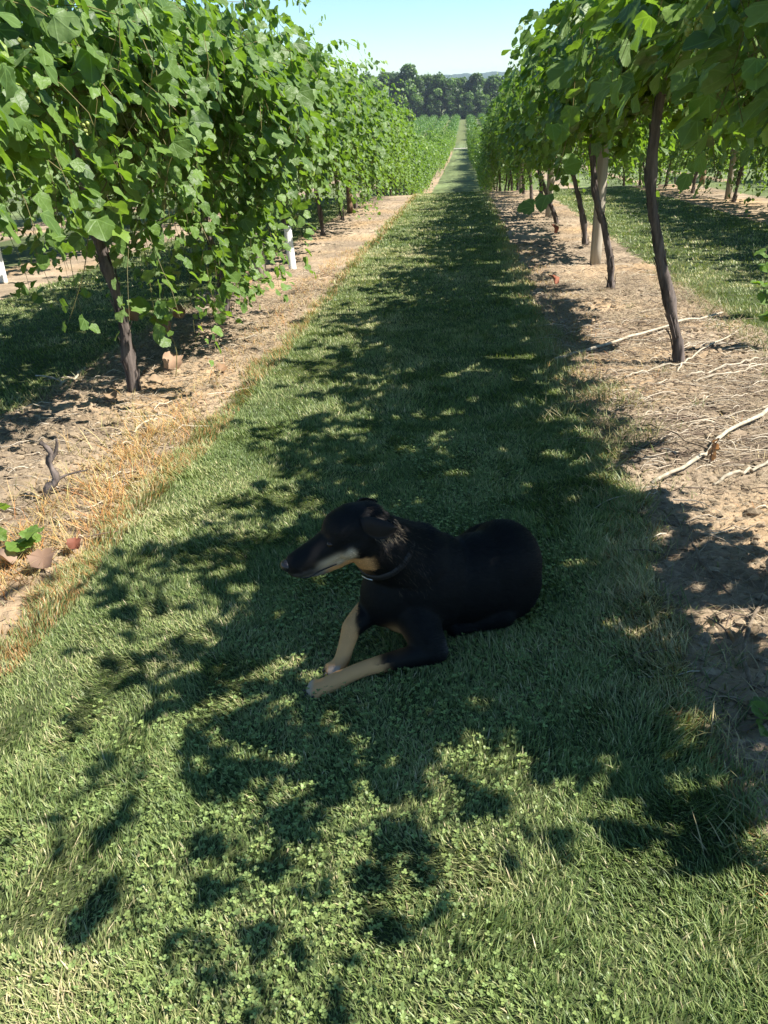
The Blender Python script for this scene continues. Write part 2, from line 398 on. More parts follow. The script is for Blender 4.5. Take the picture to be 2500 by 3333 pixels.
def trunk_mesh(pts, r0, r1, seed, n=11, m=34):
    r_ = np.random.default_rng(seed); P = spline(pts, m)
    P[:, :2] += np.cumsum(r_.normal(0, .0022, (m, 2)), 0)*np.linspace(0, 1, m)[:, None]
    t = np.linspace(0, 1, m); R = r0+(r1-r0)*t; R = R*(1+.5*np.exp(-t*14))*(1+.13*np.sin(t*19+seed)+.10*np.sin(t*37+2*seed)+.05*np.sin(t*71+seed))
    V, T, Q = tube(P, R, n, .12, rg=r_)
    G = Geo(); G.add(V, T, Q)
    # peeling bark strips
    for k in range(60):
        i = r_.integers(0, m-6); a = r_.random()*6.28; ln = r_.integers(2, 5)
        pp = P[i:i+ln]+np.array([math.cos(a), math.sin(a), 0])*R[i]*1.02; pp[-1] += np.array([math.cos(a), math.sin(a), 0])*r_.uniform(.002, .02)
        if len(pp) > 1: G.add(*tube(pp, r_.uniform(.002, .005), 3, cap=False, rg=r_))
    return G.mesh('trunk')
def cordon_mesh(top, y0, y1, seed):
    r_ = np.random.default_rng(seed); G = Geo()
    for e in (y0, y1):
        pts = [top, top+np.array([0, .25*np.sign(e), .05])]+[np.array([r_.normal(0, .02), yy, 1.72+r_.normal(0, .015)]) for yy in np.linspace(.5*np.sign(e), e, 5)]
        P = spline(pts, 16); G.add(*tube(P, np.linspace(.024, .011, 16), 7, .08, rg=r_))
    return G.mesh('cordon')
def grape_cluster(parent, loc, seed, s=1.0):
    r_ = np.random.default_rng(seed); G = Geo()
    ico = bpy.data.meshes.get('_berry')
    import bmesh
    bm = bmesh.new(); bmesh.ops.create_icosphere(bm, subdivisions=1, radius=1); bv = np.array([v.co[:] for v in bm.verts]); bt = np.array([[v.index for v in f.verts] for f in bm.faces]); bm.free()
    for k in range(46):
        t = r_.random(); rr = .038*(1-.75*t)*s; a = r_.random()*6.28
        c = np.array([math.cos(a)*rr, math.sin(a)*rr, -t*.13*s]); G.add(bv*(.0085*s*r_.uniform(.85, 1.1))+c, bt)
    G.add(*tube([[0, 0, .05], [0, 0, 0], [0, 0, -.1*s]], .002, 4))
    o = link('grape_cluster', G.mesh('grape_cluster'), GRAPE, parent, loc); o['kind'] = 'stuff'; return o

Rc = np.array([_right[:], _up[:], _fwd[:]])
def choose_largest(L, off, count):
    """the leaves that show largest from where the photographer stands"""
    Pw = L['pos']+L['tip']*L['size'][:, None]*.45+np.array(off)-np.array([0, 0, EYE])
    q_ = Pw@Rc.T; ok = q_[:, 2] > .3
    z = np.where(ok, q_[:, 2], 1); u = 1.0796*q_[:, 0]/z; v = 1.0796*q_[:, 1]/z
    ok &= (np.abs(u) < .54) & (np.abs(v) < .71)
    ang = L['size']/z; cell = max(np.median(ang[ok])*.75, .002) if ok.any() else 1
    order = np.argsort(z); seen = {}; pick = []
    for i in order:
        if not ok[i]: continue
        c = (int(u[i]/cell), int(v[i]/cell))
        if seen.get(c, 0) >= 1: continue
        seen[c] = 1; pick.append(i)
    view = norm(Pw[pick]) if pick else np.zeros((0, 3))
    facing = np.abs((view*L['nrm'][pick]).sum(1)) if pick else np.zeros(0)
    sc = ang[pick]*(.35+facing)
    pick = np.array(pick, int)[np.argsort(-sc)][:count]
    m = np.zeros(len(Pw), bool); m[pick] = True; return m
def vine(name, loc, seed, trunk=None, r0=.032, r1=.024, shapes=HI, singles=0, label=None, group=None, rz=0, y0=-1.5, y1=1.5, mat=LEAF, **kw):
    root = empty(name, loc, rz)
    tag(root, label, 'grapevine', group)
    trunk = trunk or [(0, 0, -.03), (-.03, .02, .4), (-.08, .03, .8), (-.05, 0, 1.3), (0, 0, 1.70)]
    link('trunk', trunk_mesh(trunk, r0, r1, seed), BARK, root)
    link('cordon', cordon_mesh(np.array(trunk[-1], float), y0, y1, seed+1), BARK, root)
    L, lines = shoots_and_leaves(seed, y0-.1, y1+.1, **kw)
    s = link('shoots', shoots_mesh(lines), CANE, root); s['kind'] = 'stuff'
    if singles:
        m = choose_largest(L, loc, singles); one = subset(L, m); L = subset(L, ~m)
        side = np.cross(one['tip'], one['nrm']); r_ = np.random.default_rng(seed)
        for i in range(len(one['pos'])):
            tb = int(np.argmin(np.abs(np.array([.12, .28, .42, .62, .9])-one['tint'][i])))
            o = bpy.data.objects.new('leaf', LEAFM[int(r_.integers(0, 8))*5+tb]); C.objects.link(o); o.parent = root
            sz = one['size'][i]; mt = Matrix((side[i]*sz, one['tip'][i]*sz, one['nrm'][i]*sz)).transposed().to_4x4(); mt.translation = one['pos'][i]
            o.matrix_basis = mt
    f = link('foliage', build_leaves('foliage', L, shapes, seed), mat, root); f['kind'] = 'stuff'
    return root

# ------------------------------------------------------------------ the two rows beside the path
ordn = ['first', 'second', 'third', 'fourth', 'fifth', 'sixth', 'seventh', 'eighth', 'ninth', 'tenth', 'eleventh']
GL, GR = 'grapevines in the row left of the grass path', 'grapevines in the row right of the grass path'
def at(x, y, dz=0): return (x, y, float(gh(np.array([x]), np.array([y]))[0])+dz)
def sh(p, d, s, L, zmin, g): return (np.array(p, float), np.array(d, float), s, L, zmin, g)

# left row
Lx = lambda y: -2.08-.028*(y-5) if y < 20 else -2.5
vine('grapevine', at(-2.07, 4.8), 11, [(0, 0, -.03), (.01, 0, .25), (.01, .01, .45), (-.01, .02, .67), (-.04, .02, .86), (-.04, 0, 1.04), (-.04, 0, 1.3), (-.01, 0, 1.70)], .034, .026, singles=300,
     y0=-2.6, y1=1.5, sizek=.88, nsh=190, lowfn=lambda y: 1.15 if y < -.5 else .6 if y < .3 else .2, lowvar=.3, top=1.15, wide=1.1,
     label='nearest grapevine left of the path, its bare purplish trunk leaning left', group=GL,
     extra=[sh((.3+.02*(i%3), .35+.085*i, 1.7), (.35, .05, .15), 1, 2.4, .15+.05*(i%4), .12) for i in range(18)]+[sh((.25-.05*(i%6), -1.0+.09*i, 1.5), (.2, .0, -.3), 1, 2.0, .35+.1*(i%4), .1) for i in range(9, 22, 3)]+[sh((.2, -.25, 1.6), (.1, -.1, -.1), -1, 1.3, .5, .1)]*2)
lys = [7.3, 10.9, 14.1, 17.1, 20.0, 22.8, 25.4]
for i, y in enumerate(lys):
    hi = i < 4
    vine('grapevine', at(Lx(y), y), 20+i, None, .034, .026, shapes=HI if hi else MID, singles=300 if i < 2 else (220 if i == 2 else 100 if i == 3 else 0), lowfn=(lambda y: .2 if y < .0 else .72) if i == 0 else (lambda y: .8 if y < .6 else .45) if i == 1 else None, low=.12, lowvar=.3, nsh=175 if hi else 150, top=1.2, wide=1.28 if i < 3 else 1.4,
         label=['second grapevine in the left row, long shoots hanging almost to the ground', 'third grapevine in the left row, just behind the white grow tube', 'fourth grapevine in the left row, dark trunk showing past the white tube'][i] if i < 3 else 'the %s grapevine from the camera in the left row, before the slope drops away' % ordn[i+1], group=GL)
# right row
vine('grapevine', at(1.38, 2.15), 51, None, .036, .026, singles=300, y0=-.7, y1=1.4, nsh=240, lowfn=lambda y: 1.15 if y < .5 else 1.6, lowvar=.15, gap=.066, top=.55, sizek=.9,
     extra=[sh((-.1+.08*i, -1.02+.05*i, 1.72), (-.1+.1*(i%3), -.1, .1), -1, .55, 1.4, .15) for i in range(5)],
     label='grapevine at the near end of the right row, dark leaves filling the top right corner', group=GR)
vine('grapevine', at(1.34, 5.21), 52, [(0, 0, -.03), (-.02, 0, .12), (-.07, 0, .28), (-.15, 0, .54), (-.21, 0, .75), (-.27, 0, .99), (-.29, 0, 1.19), (-.29, 0, 1.43), (-.27, 0, 1.63), (-.2, .1, 1.72)], .032, .026, singles=300, nsh=250, lowfn=lambda y: 1.60 if y < .3 else 1.35, lowvar=.1, top=.65, wide=.9,
     label='grapevine with the thick dark bent trunk nearest the camera, right of the path', group=GR)
vine('grapevine', at(1.36, 8.05), 53, [(0, 0, -.03), (-.01, 0, .14), (-.03, 0, .28), (-.12, 0, .61), (-.20, 0, .85), (-.25, 0, 1.2), (-.26, 0, 1.45), (-.2, 0, 1.70)], .032, .023, singles=300, nsh=200, low=1.30, lowvar=.25, top=.8,
     label='grapevine whose twisted trunk crosses in front of the grey wooden post', group=GR)
vine('grapevine', at(1.58, 11.56), 54, [(0, 0, -.03), (-.05, 0, .35), (-.17, 0, .75), (-.26, 0, 1.09), (-.3, 0, 1.4), (-.3, 0, 1.70)], .034, .024, singles=300, nsh=160, low=.8, lowvar=.4, top=.9,
     label='grapevine with a thin leaning trunk just left of the grey wooden post', group=GR)
vine('grapevine', at(1.52, 14.55), 55, [(0, 0, -.03), (-.1, 0, .25), (-.21, 0, .48), (-.33, 0, .8), (-.37, 0, 1.1), (-.25, 0, 1.70)], .032, .024, singles=150, nsh=120, low=.6, top=.9, lowvar=.45,
     label='grapevine with a slanting trunk, fifth in the right row', group=GR)
for i, y in enumerate([17.4, 20.2, 23, 25.6]):
    vine('grapevine', at(1.5, y), 56+i, None, .034, .026, shapes=MID, low=.45, lowvar=.45, nsh=100,
         label='the %s grapevine from the camera in the right row, before the slope drops away' % ordn[5+i], group=GR)

# shared far and side vines
protoM = [vine('grapevine', (0, 0, 0), 80+i, None, .034, .026, shapes=MID, low=.35, lowvar=.45, nsh=88) for i in range(3)]
protoS = [vine('grapevine', (0, 0, 0), 84+i, None, .03, .024, shapes=LO, low=.1, lowvar=.3, nsh=95, gap=.085, mat=LEAF, sizek=1.6, wide=1.5) for i in range(3)]
protoD = [vine('grapevine', (0, 0, 0), 90+i, None, .034, .026, shapes=MID, low=.02, lowvar=.3, nsh=150, wide=1.25) for i in range(3)]
used = set()
def put(protos, x, y, label, group, k, s=1.0):
    if y > 50 and y < 150: s = .86+.17*math.sin(k*2.7)+.08*math.sin(k*1.1); x += .15*math.sin(k*3.3)
    p = protos[k % len(protos)]
    if p.name not in used: used.add(p.name); o = p
    else: o = copy_tree(p)
    o.location = at(x, y); o.rotation_euler.z = math.pi if (k//3) % 2 else 0; o.scale = (s, s, s); tag(o, label, 'grapevine', group)
k = 0
for y in np.arange(5.5, 34, 3.05):
    if y > 6: put(protoD, 5.2+.05*math.sin(k*3), y, 'the %s grapevine from the camera in the second row to the right' % ordn[int((y-6)/3.05)], 'grapevines in the second row to the right', k); k += 1
for y in np.arange(9, 44, 3.05): put(protoM, 9.1, y, 'grapevine in the third row to the right, glimpsed between trunks', 'grapevines in the third row to the right', k); k += 1
for y in np.arange(16, 50, 3.05): put(protoM, 12.9, y, 'grapevine in the fourth row to the right, behind the others', 'grapevines in the fourth row to the right', k); k += 1
for y in np.arange(6.6, 34, 3.05): put(protoM, -5.65, y, 'the %s grapevine from the camera in the second row to the left' % ordn[int((y-6)/3.05)], 'grapevines in the second row to the left', k); k += 1
for y in np.arange(10, 44, 3.05): put(protoM, -9.3, y, 'grapevine in the third row to the left, glimpsed below the leaves', 'grapevines in the third row to the left', k); k += 1
for y in np.arange(28.2, 142, 2.9):
    put(protoD if y < 50 else protoS, -2.6, y, 'small distant grapevine in the left row, down the slope beyond the crest', 'distant grapevines of the left row', k); k += 1
    put(protoD if y < 50 else protoS, 1.5, y+.4, 'small distant grapevine in the right row, down the slope beyond the crest', 'distant grapevines of the right row', k); k += 1
# vineyard across the valley
def far_vine(seed):
    r_ = np.random.default_rng(seed); root = empty('grapevine'); n = 420
    P = np.stack([r_.normal(0, .45, n), r_.uniform(-1.7, 1.7, n), 1.25+r_.normal(0, .42, n)], -1); P[:, 2] = np.clip(P[:, 2], .15, 2.2)
    nr = norm(np.stack([np.sign(P[:, 0])*.6, np.zeros(n), .5*np.ones(n)], -1)+r_.normal(0, .5, (n, 3))); tp = norm(r_.normal(0, 1, (n, 3))-np.array([0, 0, 1.])); tp = norm(tp-nr*(tp*nr).sum(1)[:, None])
    L = dict(pos=P, tip=tp, nrm=nr, size=r_.uniform(.2, .34, n), tint=np.clip(r_.normal(.4, .18, n), 0, 1))
    f = link('foliage', build_leaves('far_foliage', L, LO, seed), FARLEAF, root); f['kind'] = 'stuff'
    link('trunk', mesh_np('far_trunk', *[x if x is not None and len(x) else None for x in tube([(0, 0, -.1), (.03, 0, .6), (0, 0, 1.4)], .045, 5)]), BARK, root)
    return root
protoF = [far_vine(300+i) for i in range(3)]
for j, x in enumerate((-13.6, -10.0, -6.4, -2.8, 1.6, 5.2, 8.8)):
    for y in np.arange(168+2*(j % 3), 306, 4.4):
        if (j*7+int(y)) % 11 < 3: continue
        put(protoF, x, y, 'tiny far grapevine in the vineyard across the gravel road', 'far grapevines across the road', k, 1.0+.15*math.sin(k)); k += 1

# hanging shoots that reach into the open on the right
def hang_shoot(root, pts, seed, big=1.0, n=9):
    r_ = np.random.default_rng(seed); P = spline(pts, n*2)
    s = link('shoot', mesh_np('shoot', *tube(P, np.linspace(.004, .0015, len(P)), 4)), CANE, root)
    for i in range(1, n*2, 2):
        a = r_.random()*6.28; out = np.array([math.cos(a), math.sin(a), r_.uniform(-.2, .5)]); fr = i/(n*2)
        nr = np.array([-.1, -.55, .5])+r_.normal(0, .4, 3); nr /= np.linalg.norm(nr); tp = np.array([0, 0, -.5])+out+r_.normal(0, .2, 3); tp -= nr*np.dot(tp, nr); tp /= np.linalg.norm(tp)
        sz = big*(.125-.06*fr)*r_.uniform(.7, 1.15); sd_ = np.cross(tp, nr)
        o = bpy.data.objects.new('leaf', LEAFM[int(r_.integers(0, 8))*5+int(r_.choice([1, 2, 3, 3]))]); C.objects.link(o); o.parent = root
        mt = Matrix((sd_*sz, tp*sz, nr*sz)).transposed().to_4x4(); mt.translation = P[i]+out*.035; o.matrix_basis = mt

# ------------------------------------------------------------------ posts, tubes, wires
def post(loc, h, r, mat, label, group='wooden trellis posts'):
    t = np.linspace(0, 1, 9); G = Geo(); G.add(*tube(np.stack([.01*np.sin(t*3), 0*t, -.05+t*(h+.05)], -1), r*(1.04-.1*t), 14, .012))
    o = link('trellis_post', G.mesh('trellis_post'), mat, None, loc); tag(o, label, 'post', group); return o
post(at(1.46, 9.8), 1.85, .060, POSTW, 'thick grey weathered wooden post in the right row')
post(at(1.5, 16.0), 1.8, .06, POSTW, 'grey wooden post farther down the right row, half hidden by leaves')
post(at(1.5, 24.3), 1.8, .06, POSTW, 'last grey wooden post of the right row before the crest')
post(at(-2.3, 9.35), 1.8, .07, POSTW, 'grey wooden post in the left row beside the white grow tube')
post(at(-2.5, 18.9), 1.8, .065, POSTB, 'stout brown wooden post farther down the left row')
post(at(5.36, 18.6), 1.8, .065, POSTW, 'pale wooden post in the second row to the right')
post(at(6.2, 24.0), 1.8, .07, POSTB, 'reddish brown post behind the second row on the right')
post(at(-5.65, 17.5), 1.8, .06, POSTW, 'wooden post in the second row to the left')
def grow_tube(loc, h, r, label, tilt=(0, 0)):
    a = np.arange(20)*2*math.pi/20; zs = [0, .01, h*.3, h*.6, h-.01, h]
    sq = 1/np.maximum(np.abs(np.cos(a)), np.abs(np.sin(a)))**.55
    V = [np.stack([np.cos(a)*r*sq*(1+.01*math.sin(9*z)), np.sin(a)*r*sq, np.full(20, z)], -1) for z in zs]
    V += [np.stack([np.cos(a)*(r*.94)*sq, np.sin(a)*(r*.94)*sq, np.full(20, z)], -1) for z in (h, h*.5, .0)]
    Q = [[i*20+j, i*20+(j+1) % 20, (i+1)*20+(j+1) % 20, (i+1)*20+j] for i in range(8) for j in range(20)]
    o = link('grow_tube', mesh_np('grow_tube', np.concatenate(V), None, Q), TUBE, None, loc); o.rotation_euler = (tilt[0], tilt[1], .4)
    tag(o, label, 'grow tube', 'white plastic grow tubes'); return o
grow_tube(at(-2.1, 10.2, -.01), .50, .046, 'white plastic grow tube standing in the left row between hanging leaves', (0, -.03))
grow_tube(at(-5.66, 9.9, -.01), .60, .055, 'white plastic grow tube cut off by the left edge of the photo', (0, .02))
grow_tube(at(-9.3, 15.6, -.01), .5, .05, 'small far white grow tube seen under the leaves on the left')
for x, y1, lab in ((1.42, 142, 'top wire of the right row running through its leaves'), (-2.15, 142, 'top wire of the left row running through its leaves')):
    ys = np.concatenate([np.arange(.8 if x > 0 else 2, 30, 1.5), np.arange(30, y1, 6)]); dx = np.where(x < 0, -.0*ys, 0)
    tag(link('trellis_wire', mesh_np('trellis_wire', *tube(np.stack([np.full(len(ys), x)+dx, ys, gz(ys)+1.74], -1), .002, 4)), WIRE), lab, 'wire', 'trellis wires')

# ------------------------------------------------------------------ far trees
def crown_tree(seed, h, w, n=5600):
    r_ = np.random.default_rng(seed); root = empty('broadleaf_tree')
    G = Geo(); G.add(*tube(spline([(0, 0, -1), (.2, 0, h*.3), (-.1, .1, h*.6), (.1, 0, h*.85)], 12), np.linspace(.38, .07, 12), 8, .06, rg=r_))
    for k in range(9):
        z = h*r_.uniform(.25, .75); a = r_.random()*6.28; e = np.array([math.cos(a)*w*.38, math.sin(a)*w*.38, z+h*.14])
        G.add(*tube(spline([(0, 0, z), e*np.array([.5, .5, 1])-np.array([0, 0, h*.05]), e], 6), np.linspace(.14, .04, 6), 5, rg=r_))
    link('trunk', G.mesh('tree_trunk'), TBARK, root)
    P = []; Nn = []; T = []; S_ = []
    lobes = []
    for k in range(34):
        z = h*(.04+.90*r_.random()**.9); rr = w*.5*math.sqrt(max(.08, 1-((z/h-.42)/.58)**2)); a = r_.random()*6.28; q_ = r_.uniform(.35, .95)
        lobes.append((np.array([math.cos(a)*rr*q_, math.sin(a)*rr*q_, z]), w*r_.uniform(.13, .24), r_.normal(0, .10)))
    lobes.append((np.array([0, 0, h*.93]), w*.12, .1))
    for c, r, tn in lobes:
        m = n//len(lobes); d = norm(r_.normal(0, 1, (m, 3))); rad = r*r_.uniform(.55, 1.08, m)[:, None]
        P.append(c+d*rad*np.array([1, 1, .85])); Nn.append(norm(d+r_.normal(0, .5, (m, 3))+np.array([0, 0, .3]))); S_.append(r_.uniform(.5, 1.1, m)); T.append(np.clip(.36+tn*1.6+r_.normal(0, .14, m)+.2*d[:, 2], 0, 1))  # tint rises towards each lobe's top: sunlit tops put into the leaf colour
    P = np.concatenate(P); Nn = np.concatenate(Nn); tp = norm(r_.normal(0, 1, P.shape)); tp = norm(tp-Nn*(tp*Nn).sum(1)[:, None])
    f = link('crown', build_leaves('tree_crown', dict(pos=P, nrm=Nn, tip=tp, size=np.concatenate(S_), tint=np.concatenate(T)), LO, seed), TREELEAF, root); f['kind'] = 'stuff'
    return root
tp_ = [crown_tree(400+i, 16.5, 9.5+1.2*i) for i in range(4)]; tu = set()
TREES = [(-20.5, 331, 1.10, 0, 'tallest dark tree of the wood line, a pointed crown above the horizon'), (-27, 336, .98, 1, 'dark tree half hidden behind the left vines, left of the tallest tree'), (-14.2, 337, .88, 2, 'dark round tree just right of the tallest tree'),
  (-8.3, 330, .86, 3, 'brighter green round tree in the middle of the far wood line'), (-2.4, 338, .80, 1, 'dark tree between the bright middle tree and the right vines'), (3.4, 331, .86, 0, 'dark upright tree at the right of the gap, beside the vines'), (9.5, 336, .80, 2, 'dark tree partly hidden behind the right vines'),
  (-34, 333, .95, 3, 'wood line tree behind the left vines'), (16, 333, .8, 1, 'wood line tree behind the right vines'), (-11.5, 325.5, .50, 0, 'small bushy tree in front of the far wood line, left of the middle'), (-5.2, 325, .46, 1, 'small bushy tree at the foot of the brighter middle tree'), (.5, 325, .5, 2, 'low bushy tree at the foot of the far wood line, right of the middle'),
  (-17, 326, .52, 3, 'low bushy tree below the tallest tree of the wood line'), (5.5, 326, .48, 3, 'low bush at the right end of the far wood line'), (-23, 326, .5, 2, 'low bushy tree at the left end of the far wood line')]
for i, (x, y, s, k_, lab) in enumerate(TREES):
    p = tp_[k_]
    o = p if k_ not in tu else copy_tree(p); tu.add(k_)
    o.location = at(x, y); o.scale = (s, s, s); o.rotation_euler.z = i*1.3; tag(o, lab, 'tree', 'trees of the far wood line')
for i, x in enumerate(np.concatenate([np.arange(-75, -40, 8.5), np.arange(24, 60, 8.5)])):
    o = copy_tree(tp_[i % 4]); s = .85+.15*math.sin(i*2.1); o.location = at(x, 334+3*math.sin(i)); o.scale = (s, s, s); o.rotation_euler.z = i; tag(o, 'dark tree of the far wood line, hidden behind the vine rows', 'tree', 'outer trees of the far wood line')

# ------------------------------------------------------------------ turf
def blades(x, y, z0, h, w, az, lean, curve, col, seg, rg):
    """tapered bent blades; az = lean direction"""
    n = len(x); d = np.stack([np.cos(az), np.sin(az), 0*az], -1); pa = az+math.pi/2+rg.normal(0, .5, n); s = np.stack([np.cos(pa), np.sin(pa), 0*pa], -1)*w[:, None]*.5
    b = np.stack([x, y, z0], -1); up = np.array([0, 0, 1.])
    V = []; 
    ts = np.linspace(0, 1, seg+1)
    for i, t in enumerate(ts):
        c = b+up*(h*t*(1-.35*curve*t))[:, None]+d*(h*(lean*t+curve*t*t))[:, None]
        if i == seg: V.append(c[:, None, :])
        else:
            ww = (1-.55*t)
            V.append(np.stack([c-s*ww, c+s*ww], 1))
    V = np.concatenate(V, 1); m = V.shape[1]
    T = []
    for i in range(seg-1): T += [[2*i, 2*i+1, 2*i+3], [2*i, 2*i+3, 2*i+2]]
    T.append([2*seg-2, 2*seg-1, 2*seg])
    T = (np.array(T)[None]+(np.arange(n)*m)[:, None, None]).reshape(-1, 3)
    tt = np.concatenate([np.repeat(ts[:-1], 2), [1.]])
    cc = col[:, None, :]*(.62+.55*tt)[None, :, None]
    cc = np.concatenate([cc, np.ones((n, m, 1))], -1)
    return V.reshape(-1, 3), T, cc.reshape(-1, 4)
def turf_points(x0, x1, y0, y1, dens, rg, tuft=.5):
    n = int((x1-x0)*(y1-y0)*dens); x = rg.uniform(x0, x1, n); y = rg.uniform(y0, y1, n)
    keep = rg.random(n) > soilmask(x, y)*1.0-.02*rg.random(n)
    return x[keep], y[keep]
PAL = np.array([1.18, 1.12, 1.12])*np.array([[.105, .160, .048], [.160, .225, .068], [.225, .280, .100], [.310, .335, .150], [.44, .41, .22], [.58, .50, .31]])
def turf_color(x, y, rg):
    a = fbm(x*1.6, y*1.6, 3); b_ = vnoise(x*7, y*7)
    u = np.clip(1.55+2.2*a+.9*b_+rg.normal(0, 1.0, len(x)), 0, 5)
    edge = soilmask(x+rg.normal(0, .05, len(x)), y)
    near = np.maximum(sstep(-1.18, -1.42, x+.08*a), sstep(.38, .66, x+.08*a))*((x > -1.6) & (x < .9))
    u = np.clip(u+1.6*near*rg.random(len(x))+(rg.random(len(x)) < .05)*2.5, 0, 5)
    i = np.clip(u.astype(int), 0, 4); f = (u-i)[:, None]
    c = PAL[i]*(1-f)+PAL[i+1]*f
    red = (near > .5) & (rg.random(len(x)) < .28*(x < 0)+.12)
    c[red] = np.array([.42, .24, .09])*rg.uniform(.7, 1.2, (red.sum(), 1))
    return c*rg.uniform(.8, 1.2, (len(x), 1)), near
TG = Geo(); rg = np.random.default_rng(21)
def add_turf(x0, x1, y0, y1, dens, hm_, wm, seg):
    x, y = turf_points(x0, x1, y0, y1, dens, rg); n = len(x)
    c, near = turf_color(x, y, rg)
    tall = np.clip(fbm(x*3+9, y*3, 3)*1.3+.15, 0, 1); rightside = sstep(.1, .6, x)*(x < 1)
    clump = vnoise(x*22, y*22)
    h = .76*hm_*rg.uniform(.55, 1.25, n)*(1+.55*tall+.75*near+.3*rightside)*(1+.3*clump)
    az = rg.uniform(0, 6.283, n)*.55+ (vnoise(x*6+3, y*6)*3.2+ .7)
    w = wm*rg.uniform(.6, 1.4, n)
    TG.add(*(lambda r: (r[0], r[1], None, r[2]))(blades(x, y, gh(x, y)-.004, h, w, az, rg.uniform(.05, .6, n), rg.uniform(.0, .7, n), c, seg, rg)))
add_turf(-1.75, 1.0, .62, 1.5, 46000, .026, .0031, 3)
add_turf(-1.75, 1.0, 1.5, 2.6, 38000, .026, .0032, 2)
add_turf(-1.7, .95, 2.6, 4.2, 24000, .027, .0039, 2)
add_turf(-1.6, .9, 4.2, 7, 9500, .030, .0058, 1)
add_turf(-1.6, .9, 7, 12, 4200, .032, .009, 1)
add_turf(-1.6, .9, 12, 26, 1300, .036, .018, 1)
add_turf(1.9, 4.7, 4.5, 9, 3300, .033, .009, 1)
add_turf(1.9, 4.7, 9, 24, 900, .037, .018, 1)
add_turf(-5.1, -2.5, 3.6, 9, 3300, .033, .009, 1)
add_turf(-5.1, -2.5, 9, 22, 800, .037, .018, 1)
# longer half-dry tufts along the right hand edge and on the left margin
def tufts(cs_, hgt, cols, n=90, spread=.05):
    for (cx, cy) in cs_:
        x = cx+rg.normal(0, spread, n); y = cy+rg.normal(0, spread, n); a = rg.uniform(0, 6.283, n)
        c = np.array(cols)[rg.integers(0, len(cols), n)]*rg.uniform(.75, 1.2, (n, 1))
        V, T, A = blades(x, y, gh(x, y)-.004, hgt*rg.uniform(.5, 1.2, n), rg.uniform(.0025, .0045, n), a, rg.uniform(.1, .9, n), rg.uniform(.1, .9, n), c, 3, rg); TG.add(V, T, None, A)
DG = [[.30, .27, .12], [.42, .34, .18], [.13, .18, .06], [.22, .25, .10]]
tufts([(.62+.06*rg.normal(), yy) for yy in np.arange(1.2, 6.5, .10)], .065, DG, 60, .055)
tufts([(.66+.1*rg.normal(), yy) for yy in np.arange(3.6, 4.8, .12)], .10, DG, 90, .06)
tufts([(-2.62+.06*rg.normal(), yy) for yy in np.arange(4.4, 8, .16)], .07, DG, 60, .07)
tufts([(2.05+.08*rg.normal(), yy) for yy in np.arange(4.8, 9, .14)], .08, DG, 60, .08)
OR_ = [[.55, .30, .10], [.60, .38, .15], [.50, .22, .08], [.62, .48, .22], [.45, .36, .16]]
tufts([(-1.45-.30*rg.random(), yy) for yy in np.arange(2.25, 4.1, .045)], .075, OR_, 55, .05)
tufts([(-1.5-.5*rg.random(), yy) for yy in np.arange(2.3, 4.3, .09)], .11, [[.62, .50, .24], [.55, .36, .16], [.4, .36, .14]], 22, .05)
tufts([(-1.47-.25*rg.random(), yy) for yy in np.arange(4.2, 12, .12)], .06, OR_, 28, .06)
tufts([(.68+.2*rg.random(), yy) for yy in np.arange(5, 12, .15)], .05, OR_, 26, .06)
for i in range(46):
    x_ = float(rg.uniform(-2.5, -1.55) if i % 2 else rg.uniform(.8, 1.9)); y_ = float(rg.uniform(2.6, 8)); tufts([(x_, y_)], rg.uniform(.03, .075), OR_ if i % 3 else DG, int(rg.integers(6, 22)), .025)
tag(link('grass', TG.mesh('grass'), GRASS), 'short mown green grass of the path and the alleys', 'grass', None, 'stuff')

# clover among the grass
def clover(x, y, s, c):
    n = len(x); a0 = rg.uniform(0, 6.283, n); h = rg.uniform(.010, .026, n); z = gh(x, y)+h; V = []; T = []; A = []; k = 0
    hexa = np.arange(6)*math.pi/3
    for j in range(3):
        a = a0+j*2.094; cx = x+np.cos(a)*s*.62; cy = y+np.sin(a)*s*.62; til = rg.uniform(.0, .7, n)
        P = np.stack([cx[:, None]+np.cos(hexa)[None]*s[:, None]*.55, cy[:, None]+np.sin(hexa)[None]*s[:, None]*.55, z[:, None]+((np.cos(hexa[None]-a[:, None]))*s[:, None]*.5*til[:, None])], -1)
        V.append(P)
    V = np.stack(V, 1).reshape(-1, 3)
    T = np.array([[0, 1, 2], [0, 2, 3], [0, 3, 4], [0, 4, 5]])[None]+(np.arange(n*3)*6)[:, None, None]
    A = np.repeat(np.concatenate([c, np.ones((n, 1))], -1), 18, 0)
    return V, T.reshape(-1, 3), None, A
CG = Geo(); n = 24000; x = rg.uniform(-1.45, .75, n); y = .62+rg.random(n)**1.3*3.2
pm = fbm(x*1.4+50, y*1.4+4, 3)+.35*np.exp(-((x+.2)/.45)**2)-.1*(y > 2.4)
kp = (pm > .10+.35*rg.random(n)) & (soilmask(x, y) < .3); x = x[kp]; y = y[kp]; n = len(x)
cc = np.array([.20, .28, .095])*rg.uniform(.6, 1.4, (n, 1))+np.array([.05, .03, 0])*rg.random((n, 1))
CG.add(*clover(x, y, rg.uniform(.0034, .0066, n), cc))
tag(link('clover', CG.mesh('clover'), GRASS), 'small round clover leaves spreading through the mown grass', 'clover', None, 'stuff')

